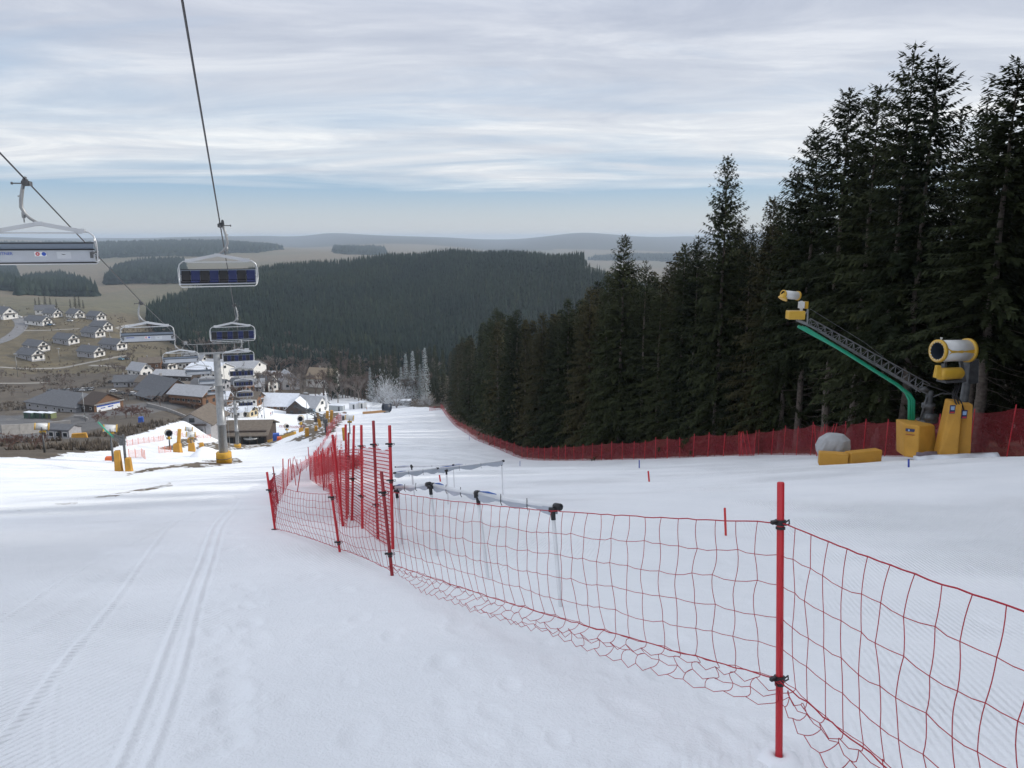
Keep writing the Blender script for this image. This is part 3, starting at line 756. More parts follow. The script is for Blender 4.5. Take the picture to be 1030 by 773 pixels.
# line of short leaning poles running on down the slope from there
thin = [(285, 497), (289, 489), (294, 483), (299, 478), (304, 474), (309, 470), (313, 466), (317, 462), (320, 457), (323, 452), (326, 447), (329, 441), (332, 435), (335, 429)]
rsf = random.Random(5)
lf = empty('safety_net_fence', pp(285, 497), 0, 'low red net with short crooked poles trailing down the open snow', 'safety fence')
tb, tt = [P5], [at_h(P5, T5, .8)]
for i, (px, py) in enumerate(thin):
    b_ = pp(px, py); hgt = rsf.uniform(.95, 1.25); lean = Vector((rsf.uniform(-.22, .12), rsf.uniform(-.1, .1), 0))
    t_ = b_+Vector((0, 0, hgt))+lean
    inv(pole(b_, t_, .018 if i < 5 else .024, M_POST, None, n=6), lf); tb.append(b_); tt.append(b_.lerp(t_, .8))
    if i < 9:
        b2 = b_+Vector((rsf.uniform(-.3, .3), rsf.uniform(.3, .7), 0)); b2.z = G(b2.x, b2.y)
        inv(pole(b2, b2+Vector((rsf.uniform(-.3, .2), 0, rsf.uniform(.8, 1.2))), .016, M_POST, None, n=6), lf)
inv(net_sheet('net', tt, tb, M_NETM, None, .15), lf)
# tall pole fence
tall = [((395.3, 554), (391.8, 428), (.56, .85)), ((380.3, 544), (375.5, 423.3), (.30, .80)), ((364.5, 534), (363.4, 427.7), (.33, .8)), ((354, 525.5), (356, 428), (.45,)), ((350, 517), (350.6, 435.4), (.3, .7)), ((337.5, 497), (337.5, 441), (.5,))]
tf = empty('safety_net_fence', pp(395, 554), 0, 'tall dense red net on high poles running away down the slope', 'safety fence')
bases, tops_ = [], []
for (bx, by), (tx, ty), ti in tall:
    b_ = pp(bx, by); t_ = top_of(b_, tx, ty); inv(pole(b_, t_, .019, M_POST if bx not in (380.3, 350) else M_POSTD, None, ti), tf)
    bases.append(b_); tops_.append(b_.lerp(t_, .84))
more = [(343, 507), (331, 493), (326.5, 490), (322, 487), (317.5, 484.5), (315.8, 480), (317.5, 475), (320, 470), (323.5, 466), (327, 462), (330, 458), (333, 454), (335, 450), (337, 446), (339, 442)]
for i, (px, py) in enumerate(more):
    b_ = pp(px, py); hh = rsf.uniform(1.25, 1.55); t_ = b_+Vector((rsf.uniform(-.06, .06), 0, hh))
    inv(pole(b_, t_, .019 if i < 9 else .03, M_POST, None, n=6), tf)
    if i: bases.append(b_); tops_.append(b_.lerp(t_, .86))
inv(net_sheet('net', tops_, bases, M_NETM, None, .10, 6), tf)
off_ = Vector((-.22, .1, 0))
inv(net_sheet('net', [p+off_ for p in tops_[2:]], [p+off_ for p in bases[2:]], M_NETM, None, .22, 6), tf)
for i in range(14):
    k_ = i/13*(len(bases)-4)+2; a_ = int(k_); p_ = bases[a_].lerp(bases[min(a_+1, len(bases)-1)], k_-a_)+Vector((rsf.uniform(-.35, .0), rsf.uniform(-.1, .3), 0)); p_.z = G(p_.x, p_.y); inv(pole(p_, p_+Vector((rsf.uniform(-.1, .1), 0, rsf.uniform(1.2, 1.6))), .019, M_POST, None, n=6), tf)
# heap of spare poles and bundled net beside the tall fence
bf = empty('pole_bundle_fence', pp(345, 474), 0, 'thicket of spare red poles and bunched netting behind the tall fence', 'pole bundle')
bb, bt = [], []
for i in range(34):
    t = i/33; px = 319+47*t+rsf.uniform(-1.5, 1.5); py = 476-9*t+rsf.uniform(-5, 5)
    b_ = pp(px, py); t_ = b_+Vector((rsf.uniform(-.1, .1), rsf.uniform(-.1, .1), rsf.uniform(1.2, 1.75)))
    inv(pole(b_, t_, .024, M_POST, None, n=6), bf)
    bb.append(b_); bt.append(b_.lerp(t_, .8))
inv(net_sheet('net', bt, bb, M_NETB, None, .1, 3), bf)
for k in range(2):
    ln = [pp(366-k*4, 468-k*2), pp(345, 471+k*3), pp(322, 480-k*3)]
    inv(net_sheet('net', [p+Vector((0, 0, 1.15)) for p in ln], ln, M_NETB, None, .1, 6), bf)
# long fence along the wood
wf = empty('safety_net_fence', (19.3, 31, G(19.3, 31)), 0, 'long dark red net fence along the foot of the spruce wood', 'safety fence')
def along(y): return Vector((float(edge_x(y)), y, G(float(edge_x(y)), y)))
y = 13.; ys = []
while y < 298: ys.append(y); y += 2.35 if y < 110 else 4.4
wb, wt = [], []
for i, y in enumerate(ys[:100]):
    b_ = along(y); t_ = b_+Vector((rsf.uniform(-.1, .1), rsf.uniform(-.08, .08), rsf.uniform(1.95, 2.25)))
    inv(pole(b_, t_, .022 if y < 60 else .035, M_POST, None, n=6), wf); wb.append(b_+Vector((0, 0, -.03))); wt.append(b_.lerp(t_, .93))
inv(net_sheet('net', wt, wb, M_NETR, None, .10, 4), wf)
for y0, x_off, hh, n_ in ((56.5, -.9, 1.7, 5), (44, -.7, 1.6, 4)):
    fan = [Vector((float(edge_x(y0+k*.5))+x_off, y0+k*.55, 0)) for k in range(n_)]
    for v_ in fan: v_.z = G(v_.x, v_.y)
    for v_ in fan: inv(pole(v_, v_+Vector((rsf.uniform(-.5, .5), 0, 2.0)), .022, M_POST, None, n=6), wf)
    inv(net_sheet('net', [v_+Vector((0, 0, hh)) for v_ in fan], fan, M_NETR, None, .1, 3), wf)
# red net running across the base of the piste, end of the run
def small_fence(pix, h, m, lab, step=1):
    e = empty('safety_net_fence', pp(*pix[0]), 0, lab, 'safety fence'); bs = []
    for i in range(len(pix)-1):
        for k in range(step): t = k/step; bs.append(pp(pix[i][0]*(1-t)+pix[i+1][0]*t, pix[i][1]*(1-t)+pix[i+1][1]*t))
    bs.append(pp(*pix[-1])); ts = []
    for b_ in bs:
        t_ = b_+Vector((0, 0, h*1.1)); inv(pole(b_, t_, .04, M_POST if m is not M_NETO else mat('orange_pole', (.7, .15, .06)), None, n=5), e); ts.append(b_+Vector((0, 0, h)))
    inv(net_sheet('net', ts, bs, m, None, .08, 3), e); return e
small_fence([(329, 442), (334, 433), (341, 425), (347, 421)], 2.6, M_NETR, 'bright red net climbing beside the earth ramp toward the hanging fan gun', 3)
small_fence([(128, 449), (145, 446), (160, 444), (165, 443)], 1.2, M_NETO, 'faded orange net across the lower snow field beside the brown bank', 3)
small_fence([(130, 461), (143, 460), (146, 462)], 1.2, M_NETO, 'short orange net behind the yellow padded lance foot', 2)
small_fence([(172, 437), (190, 441), (212, 441)], 1.2, M_NETO, 'orange net in front of the white gabled station end', 3)
small_fence([(160, 456), (172, 455)], 1.1, M_NETO, 'tiny orange net stub on the lower snow field', 2)
small_fence([(281, 430), (298, 431), (306, 430)], 1.0, M_NETR, 'thin red net on the snow below the blue cover', 2)
small_fence([(432, 413.5), (443, 412.5)], 1.6, M_NETR, 'red net closing the top corner of the piste by the frosted trees', 2)
# short marker stakes
def stake(px, py, hpx, col, lab, lean=0):
    b_ = pp(px, py); t_ = top_of(b_, px+lean, py-hpx)
    r = .016 if (b_.y < 20) else .03
    mb = MB(); d = t_-b_; mb.tube([b_-d*.2, b_, t_-d*.03, t_], [r, r, r, r*.8], 8); o = mb.obj('marker_stake', mat(col+'_stake', {'red': (.55, .03, .03), 'blue': (.03, .06, .35)}[col], .45), None, True)
    tag(o, lab, 'marker stake')
stake(730, 537, 26, 'red', 'short red stake standing just beyond the near net', -1)
stake(653, 485, 11, 'red', 'small red stake alone on open snow below the long fence', -1)
stake(643, 471, 8, 'blue', 'small blue stake close behind the lone red stake')
stake(914, 470, 8, 'blue', 'small blue stake in the snow before the orange padded pedestal')
stake(523, 469, 5, 'blue', 'tiny dark stake near the bend of the long fence')
stake(443, 485, 7, 'red', 'tiny red stake behind the white water pipe joint', -1)
stake(472, 443, 5, 'blue', 'tiny stake on the sunny far piste')
# ------------------------------------------------------------------ white tube barriers
M_WT = mat('white_tube', (.72, .74, .76), .4, var=.06, vscale=5)
M_FILM_SHADE = mat('film_shade_grey', (.42, .46, .52), .35, var=.1, vscale=4)  # grey-blue paints in the shadow below the white rails
M_BLUE = mat('blue_film', (.03, .12, .42), .5)
def barrier(lab, posts, rails, name='tube_barrier'):
    b0 = pp(*posts[0][0]); e = empty(name, b0, 0, lab, 'tube barrier')
    for (bx, by), (tx, ty) in posts:
        b_ = pp(bx, by); t_ = top_of(b_, tx, ty)
        mb = MB(); d = t_-b_; mb.tube([b_-d*.15, b_, t_], .0165, 8); p = mb.obj('post', M_WT, None, True); inv(p, e)
        c = MB(); c.tube([t_-d.normalized()*.075, t_+d.normalized()*.012], .020, 8); c.tube([t_+Vector((-.035, 0, .008)), t_+Vector((.035, 0, .008))], .021, 8)
        c.tube([t_+Vector((.0, 0, .02)), t_+Vector((.02, 0, .045))], .008, 6); cc = c.obj('joint', M_BLACK, p, True); cc.matrix_parent_inverse = Matrix.Identity(4)
    for (p0, d0), (p1, d1), w in rails:
        a, b_ = W(*p0, d0), W(*p1, d1)
        mb = MB(); mb.tube([a, a.lerp(b_, .5)-Vector((0, 0, .01)), b_], .021, 10); 
        q = MB(); n = 12; pts = [a.lerp(b_, k/n) for k in range(n+1)]
        for k in range(n):      # film hanging under the tube, coloured as the rail's shadow
            h0, h1 = w*(.8+.3*math.sin(k*1.3)), w*(.8+.3*math.sin((k+1)*1.3))
            u0, u1 = pts[k], pts[k+1]; off = Vector((0, .035, 0))
            q.add([u0-off, u1-off, u1-off*.3-Vector((0, 0, h1)), u0-off*.3-Vector((0, 0, h0)), u0+off, u1+off, u1+off*.3-Vector((0, 0, h1)), u0+off*.3-Vector((0, 0, h0))], [(0, 1, 2, 3), (7, 6, 5, 4), (3, 2, 6, 7)])
        ra = mb.obj('rail', M_WT, None, True); inv(ra, e)
        f = q.obj('film_cover', M_FILM_SHADE, ra); 
        c = MB()
        for t in (.0, 1.): p = a.lerp(b_, t); s_ = (b_-a).normalized()*.05; c.tube([p-s_*.7, p+s_*.7], .030 if t == 0 else .026, 10)
        for t in (.35, .68): p = a.lerp(b_, t); c.tube([p+Vector((0, 0, .03)), p+Vector((0, -.035, .01)), p+Vector((0, -.035, -.04)), p+Vector((.01, -.01, -w))], .004, 5)
        c.obj('strap', M_BLACK, ra, True)
        c = MB(); p, q2 = a.lerp(b_, .74), a.lerp(b_, .97); c.tube([p+Vector((0, 0, .022)), p.lerp(q2, .5)+Vector((0, 0, .028)), q2+Vector((0, 0, .023))], [.003, .009, .003], 6); c.obj('edge_strip', M_BLUE, ra, True)
    return e
F1 = [((564, 612), (556, 514)), ((491, 585), (480.5, 500)), ((440, 561), (433, 491)), ((405, 549), (399, 495))]
def dep(p): return p.y*CP-p.z*SP
D_ = [dep(pp(*b_)) for b_, _ in F1]
barrier('long white tube barrier on posts ending in a black knob behind the near net', F1, [((D_ and (561, 510)), D_[0])and(((561, 510), D_[0]), ((480.5, 496.5), D_[1]), .075), (((480.5, 496.5), D_[1]), ((436, 488), D_[2]), .07), (((431, 487.5), D_[2]+.1), ((397, 490.5), D_[3]+.1), .06)])
F2 = [((506, 498), (504.5, 466)), ((451, 508), (449, 474)), ((417, 500), (414, 470))]
D2_ = [dep(pp(*b_)) for b_, _ in F2]
barrier('shorter white tube barrier with blue edge standing farther out on the piste', F2, [(((506, 464), D2_[0]), ((440, 471.5), D2_[0]-1.2), .13), (((440, 471.5), D2_[0]-1.2), ((397, 476), D2_[0]-2.4), .13)])
F3 = [((457, 492), (456, 468.5)), ((415, 489), (413.5, 468.5))]
D3_ = [dep(pp(*b_)) for b_, _ in F3]
barrier('slender white rail on two posts farthest out behind the other barriers', F3, [(((494, 467.5), D3_[0]), ((456, 468), D3_[0]), .03), (((456, 468), D3_[0]), ((398, 470), D3_[1]), .03)])
F4 = [((444, 566), (440.5, 489.5))]

# snow heaped round the feet of the near poles
for b_, lab in ((P1, 'small snow collar round the foot of the near red pole'), (P2, 'small snow collar round the foot of the faded leaning pole')):
    b = MB(); nn = 14; vs = []; rs_ = random.Random(int(b_.y*10))
    for r_, h_ in ((.12, -.03), (.085, .004), (.05, .018), (.022, .012), (.014, -.02)):
        for k in range(nn): a = 2*PI*k/nn; w = rs_.uniform(.85, 1.2); vs.append((r_*w*math.cos(a), r_*w*math.sin(a)*1.1, h_-.24*r_*w*math.sin(a)))
    b.add(vs, [(i*nn+k, i*nn+(k+1) % nn, (i+1)*nn+(k+1) % nn, (i+1)*nn+k) for i in range(4) for k in range(nn)])
    tag(b.obj('snow_mound', mat('collar_snow', (.84, .87, .90), .8), None, True, loc=b_), lab, 'snow mound')
# ------------------------------------------------------------------ chairlift
M_STEEL = mat('galvanised_steel', (.29, .30, .305), .45, .5, var=.15, vscale=2)
M_STEELD = mat('dark_machinery', (.10, .105, .11), .5, .4, var=.3, vscale=5)
M_ALU = mat('pale_aluminium', (.52, .54, .56), .35, .4)
M_ROPE = mat('steel_rope', (.07, .07, .075), .5, .6)
M_BACK = mat('grey_seat_shell', (.43, .46, .50), .45, var=.06, vscale=2)
M_BACK2 = mat('slate_seat_shell', (.17, .21, .26), .5)
M_SEATB = mat('black_cushion', (.012, .013, .016), .6)
M_SEATU = mat('blue_cushion', (.008, .017, .085), .6)
M_YEL = mat('yellow_padding', (.58, .32, .03), .6, var=.12, vscale=2, bump=.3, bscale=5)
M_WHITE = mat('white_enamel', (.78, .79, .80), .35)
M_RED = mat('sign_red', (.55, .04, .05), .5)
M_SBLUE = mat('sign_blue', (.03, .09, .42), .5)
def lineX(side, d): return (-(1.45 if side else 7.6)-.338*d)
ROPEZ = {1: [(-40, 17.5), (16, 4.84), (35, .6), (65, -6.2), (92, -12.2), (98, -13.7), (104, -15.3), (125, -20.0), (150, -26.6), (175, -33.7), (200, -41.2), (235, -50.5), (290, -66)],
         0: [(-40, 17.0), (22.5, 2.66), (26, 1.86), (53, -4.4), (80, -10.3), (92, -12.8), (98, -14.2), (104, -15.6), (125, -20.4), (150, -27), (175, -34), (200, -41.4), (235, -50.8), (290, -66)]}
def rope_pt(side, d):
    z = float(np.interp(d, [a for a, b in ROPEZ[side]], [b for a, b in ROPEZ[side]]))
    return Vector((lineX(side, d), (d+z*SP)/CP, z))
for side, lab in ((1, 'steel haul rope of the uphill side, passing the high blue seated chair'), (0, 'steel haul rope of the downhill side, entering low at the picture edge')):
    b = MB(); pts = [rope_pt(side, d) for d in [-40, -20, 0, 8]+list(range(12, 100, 4))+list(range(100, 291, 8))]
    b.tube(pts, .028, 6); tag(b.obj('haul_rope', M_ROPE, None, True), lab, 'cable')
def text_mesh(txt, size, m, name='lettering', depth=.002):
    cu = bpy.data.curves.new('txt', 'FONT'); cu.body = txt; cu.size = size; cu.extrude = depth; cu.align_x = 'CENTER'
    o = bpy.data.objects.new('txt', cu); COL.objects.link(o)
    dg = bpy.context.evaluated_depsgraph_get(); me = bpy.data.meshes.new_from_object(o.evaluated_get(dg)); me.name = name
    me.materials.clear(); me.materials.append(m); bpy.data.objects.remove(o); return me
def make_chair(detail=True):
    """origin at the rope grip; the seat faces local +Y; the carrier hangs below"""
    e = empty('lift_chair', (0, 0, 0)); W2 = 1.98
    g = MB(); g.box((0, 0, -.02), (.22, .42, .16)); g.tube([(-.12, .0, .02), (-.12, .30, .20), (-.12, .42, .22)], [.07, .06, .04], 8); g.tube([(-.12, -.05, -.02), (-.42, -.05, -.02)], .025, 6); g.tube([(-.42, -.05, -.02), (-.47, -.05, -.02)], .05, 8)
    g.box((0, -.18, .0), (.14, .14, .24)); g.tube([(0, .1, -.06), (.0, .36, -.03)], .05, 8); g.obj('grip', M_STEELD, e)
    h = MB(); h.tube([(-.12, 0, -.05), (-.18, 0, -.30), (-.24, 0, -.62), (-.26, 0, -.88), (-.17, 0, -1.10), (-.03, 0, -1.28), (.13, 0, -1.40), (.21, 0, -1.44)], [.055, .06, .062, .062, .06, .055, .05, .05], 10)
    h.tube([(-.22, 0, -.9), (-.22, 0, -1.42)], .022, 6); h.tube([(-.22, 0, -1.05), (-.22, 0, -1.26)], .06, 8); h.tube([(-.2, 0, -.45), (-.32, 0, -.48)], .03, 6)
    h.obj('hanger_arm', M_STEEL, e, True)
    OX = .42
    y = MB()
    for s in (-1, 1): y.bar((OX, 0, -1.46), (OX+s*1.42, 0, -1.72), .10, .15); y.box((OX+s*1.48, 0, -1.72), (.26, .20, .16))
    y.bar((OX-1.5, 0, -1.80), (OX+1.5, 0, -1.80), .07, .05); y.box((OX, 0, -1.45), (.30, .14, .13)); y.obj('yoke', M_ALU, e)
    for s in (-1, 1):
        f = MB(); f.tube([(OX+s*1.5, 0, -1.74), (OX+s*1.72, 0, -1.76), (OX+s*1.90, -.02, -1.90), (OX+s*1.985, -.05, -2.15), (OX+s*1.99, -.05, -2.50), (OX+s*1.96, .0, -2.78), (OX+s*1.93, .22, -2.86), (OX+s*1.93, .48, -2.84)], .032, 8)
        f.tube([(OX+s*1.92, -.12, -2.55), (OX+s*1.92, .42, -2.5)], .028, 6)
        f.obj('side_frame', M_ALU, e, True)
    n = 8; cw = 3.72/n
    sh = MB(); sh.prismx([(-.20, -2.42), (-.15, -2.44), (-.02, -2.86), (-.07, -2.90)], OX-1.9, OX+1.9); sh.obj('back_shell', M_BACK, e)
    sh = MB(); sh.prismx([(-.27, -2.18), (-.22, -2.18), (-.15, -2.41), (-.20, -2.41)], OX-1.9, OX+1.9); sh.obj('upper_back_shell', M_BACK2, e)
    tr = MB()
    for yy, zz in ((-.265, -2.17), (-.215, -2.415), (-.07, -2.905)): tr.bar((OX-1.93, yy, zz), (OX+1.93, yy, zz), .05, .045)
    tr.obj('back_rail', M_SEATB, e)
    for k in range(n):
        x0 = OX-1.86+k*cw+.015; x1 = x0+cw-.03; m = M_SEATB if k % 2 else M_SEATU
        c = MB(); c.prismx([(-.21, -2.22), (-.13, -2.22), (.03, -2.68), (-.05, -2.72)], x0, x1); c.obj('back_cushion', m, e, bevel=.012 if detail else 0)
        c = MB(); c.prismx([(-.04, -2.72), (.46, -2.68), (.50, -2.72), (.47, -2.79), (-.04, -2.82)], x0, x1); c.obj('seat_cushion', m, e, bevel=.012 if detail else 0)
    pn = MB(); pn.box((OX, .2, -2.845), (3.8, .56, .05)); pn.obj('seat_pan', M_BACK, e)
    rb = MB(); rb.tube([(OX-1.92, -.12, -2.02), (OX-1.9, .52, -2.90), (OX-1.8, .62, -2.97), (OX+1.8, .62, -2.97), (OX+1.9, .52, -2.90), (OX+1.92, -.12, -2.02)], .022, 6); rb.obj('safety_bar', M_ALU, e, True)
    for s in (-1, 1):
        q = MB(); q.box((OX+s*1.80, -.17, -2.62), (.10, .14, .22)); q.tube([(OX+s*1.80, -.2, -2.58), (OX+s*1.97, -.1, -2.5)], .035, 6); q.obj('pivot_box', M_STEELD, e)
    if detail:   # markings on the outer face of the back shell; plane leans with the shell
        def plate(x, w, h, m, zc, dy=0.0):
            t0 = (zc+2.42)/(-.48); yb = -.20+.13*t0
            b = MB(); sl = .13/.48
            yy = lambda z: -.20+.13*((z+2.42)/(-.48))-.006-dy
            za, zb = zc+h/2, zc-h/2
            b.add([(x-w/2, yy(za), za), (x+w/2, yy(za), za), (x+w/2, yy(zb), zb), (x-w/2, yy(zb), zb), (x-w/2, yy(za)+.005, za), (x+w/2, yy(za)+.005, za), (x+w/2, yy(zb)+.005, zb), (x-w/2, yy(zb)+.005, zb)], [(0, 1, 2, 3), (7, 6, 5, 4), (0, 4, 5, 1), (2, 6, 7, 3), (1, 5, 6, 2), (3, 7, 4, 0)])
            return b.obj('sticker', m, e), yy(zc)-.003
        lean = math.atan2(.13, .48)
        def flat(me, x, zc, dy, nm):
            o = link(nm, me, e); o.location = (x, -.20+.13*((zc+2.42)/(-.48))-.016-dy, zc); o.rotation_euler = (PI/2+lean, 0, 0); return o
        plate(OX-.02, .42, .17, M_WHITE, -2.57)
        def disc(r0, r1, m):
            b = MB(); n_ = 20; vs = [(r*math.cos(2*PI*k/n_), r*math.sin(2*PI*k/n_), z) for z in (0, .003) for r in (r0, r1) for k in range(n_)]
            f = []
            for k in range(n_):
                k2 = (k+1) % n_; f += [(2*n_+k, 3*n_+k, 3*n_+k2, 2*n_+k2), (n_+k, n_+k2, 3*n_+k2, 3*n_+k)]
            b.add(vs, f); return b.mesh('sign', m)
        flat(disc(.035, .07, M_RED), OX-.12, -2.57, .004, 'red_ring_sign'); flat(disc(.0001, .075, M_SBLUE), OX+.10, -2.57, .004, 'blue_round_sign')
        flat(text_mesh('LEITNER', .15, M_SBLUE, depth=.001), OX-1.27, -2.60, .003, 'lettering')
        pl, _ = plate(OX+.80, .50, .26, mat('pale_sticker', (.52, .55, .58), .5), -2.62)
        b = MB(); b.tube([(OX+.68, -.16, -2.56), (OX+.78, -.155, -2.60), (OX+.90, -.155, -2.585)], [.004, .014, .003], 6); b.obj('bird_mark', M_SEATB, e)
    done = set()
    for ch in [k for k in bpy.data.objects if k.parent == e]:
        own = ch.name.startswith(('grip', 'hanger'))
        if ch.name.startswith(('red_ring', 'blue_round', 'lettering')):
            ch.location.x = .21+(ch.location.x-.42)*.86; ch.location.z *= .92; ch.scale = (.9, .9, .9); continue
        if ch.data.name in done: continue
        done.add(ch.data.name)
        for v in ch.data.vertices:
            if not own: v.co.x = .21+(v.co.x-.42)*.86
            v.co.z *= .92
    return e
yawl = math.atan(.338)
chair = make_chair(True); remember(chair)
far_chair = make_chair(False); remember(far_chair)
LABU = {35: 'blue and black seated lift chair hanging alone highest on the uphill rope', 61: 'second blue seated chair down the uphill rope, overlapping the pylon head', 87: 'third blue seated chair, directly below the one at the pylon head', 113: 'fourth blue seated chair, small one beside the upper pylon mast', 139: 'fifth blue seated chair, small, above the second pylon', 165: 'tiny sixth blue seated chair beside the second pylon head', 190: 'tiniest blue seated chair lowest on the uphill rope by the station roof'}
LABD = {26: 'large grey backed lift chair with round stickers cut by the picture edge', 53: 'second grey backed chair, hanging above the cottages', 78: 'third grey backed chair, hanging before the white hotel just left of the pylon', 104: 'fourth grey backed chair, just below the third one', 130: 'fifth tiny grey backed chair over the timber chalet', 156: 'sixth tiny grey backed chair low by the upper pylon mast'}
first = [True, True]
def hang(side, d, lab):
    det = d < 60; src = chair if det else far_chair; i = 0 if det else 1
    p = rope_pt(side, d)-Vector((0, 0, .06)); rz = yawl+(PI if side else 0)
    if first[i]: o = src; first[i] = False; o.location = p; o.rotation_euler = (0, 0, rz); o['label'] = lab
    else: o = dup(src, p, rz, lab)
    o['category'] = 'lift chair'; o['group'] = 'chairs of the chairlift'
    return o
for d, l in LABU.items(): hang(1, d, l)
for d, l in LABD.items(): hang(0, d, l)
def pylon(d, lab, hpad, rb):
    b0 = Vector((lineX(1, d)-3.1, 0, 0)); c0 = rope_pt(1, d); b0.y = c0.y; b0.z = G(b0.x, b0.y)
    e = empty('lift_pylon', b0, yawl, lab, 'lift pylon'); top = min(rope_pt(0, d).z, c0.z)-b0.z-.55
    m = MB(); m.lathe([(rb, -1.), (rb, .1), (rb*.98, top*.36), (rb*1.12, top*.36+.01), (rb*1.12, top*.36+.16), (rb*.93, top*.36+.17), (rb*.85, top*.72), (rb*.98, top*.72+.01), (rb*.98, top*.72+.12), (rb*.82, top*.72+.13), (rb*.72, top), (0, top)], 20); m.obj('mast', M_STEEL, e, True)
    p = MB(); p.lathe([(0, 0), (rb*1.75, 0), (rb*1.75, hpad*.94), (rb*1.62, hpad), (0, hpad)], 18); pd_ = p.obj('base_pad', M_YEL, e, True)
    p = MB(); p.lathe([(rb*1.78, hpad*.45), (rb*1.79, hpad*.455), (rb*1.79, hpad*.50), (rb*1.78, hpad*.505)], 18); p.obj('strap', M_STEELD, pd_)
    l = MB()
    for s in (-1, 1): l.tube([(rb*1.5, s*.2, hpad), (rb*1.25, s*.2, top)], .02, 5)
    for k in range(int((top-hpad)/.35)): t = k*.35/(top-hpad); l.tube([(rb*(1.5-.25*t), -.2, hpad+k*.35), (rb*(1.5-.25*t), .2, hpad+k*.35)], .012, 4, False)
    l.obj('ladder', M_STEEL, e)
    x = MB(); x.bar((-3.7, 0, top+.15), (3.7, 0, top+.15), .24, .22); x.obj('crossarm', M_STEEL, e)
    w = MB()
    for s in (-1, 1):
        w.bar((s*2.2, .0, top+.3), (s*2.2, 0, top+1.35), .07); 
    w.bar((-3.4, 0, top+1.35), (3.4, 0, top+1.35), .07); w.box((-3.5, 0, top+1.55), (.4, .3, .35)); w.obj('lifting_frame', M_STEEL, e)
    for s in (-1, 1):
        cx = s*3.1; zz = (rope_pt(1, d) if s > 0 else rope_pt(0, d)).z-b0.z
        sl = -.27
        a = MB(); a.bar((cx, -1.9, zz-.32-1.9*sl*-1*-1), (cx, 1.9, zz-.32+1.9*sl), .09, .22)
        a.bar((cx, -1.9, zz-.32-1.9*sl), (cx, 1.9, zz-.32+1.9*sl), .10, .20); a.bar((cx, 0, zz-.3), (cx, 0, top+.1), .16)
        tr = a.obj('sheave_beam', M_STEEL, e)
        for k in range(8):
            yy = -1.75+k*.5; wz = zz-.28+yy*sl; q = MB(); q.lathe([(0, -.05), (.2, -.05), (.24, -.03), (.21, 0), (.24, .03), (.2, .05), (0, .05)], 14, (cx, yy, wz), 'x'); q.obj('sheave', M_STEELD, tr)
        c = MB(); ox = cx+s*.55
        c.box((ox, 0, zz-.75), (.6, 3.8, .05)); 
        for yy in (-1.8, -.6, .6, 1.8): c.bar((ox+s*.3, yy, zz-.72), (ox+s*.3, yy, zz+.35), .04)
        for h_ in (-.2, .35): c.bar((ox+s*.3, -1.85, zz+h_), (ox+s*.3, 1.85, zz+h_), .035)
        c.obj('catwalk', M_STEEL, e)
    return e
pylon(97, 'tall galvanised tubular lift pylon on yellow padded foot, nearer and bigger one', 1.5, .55)
pylon(200, 'smaller grey lift pylon standing lower down before the valley station', 1.0, .5)
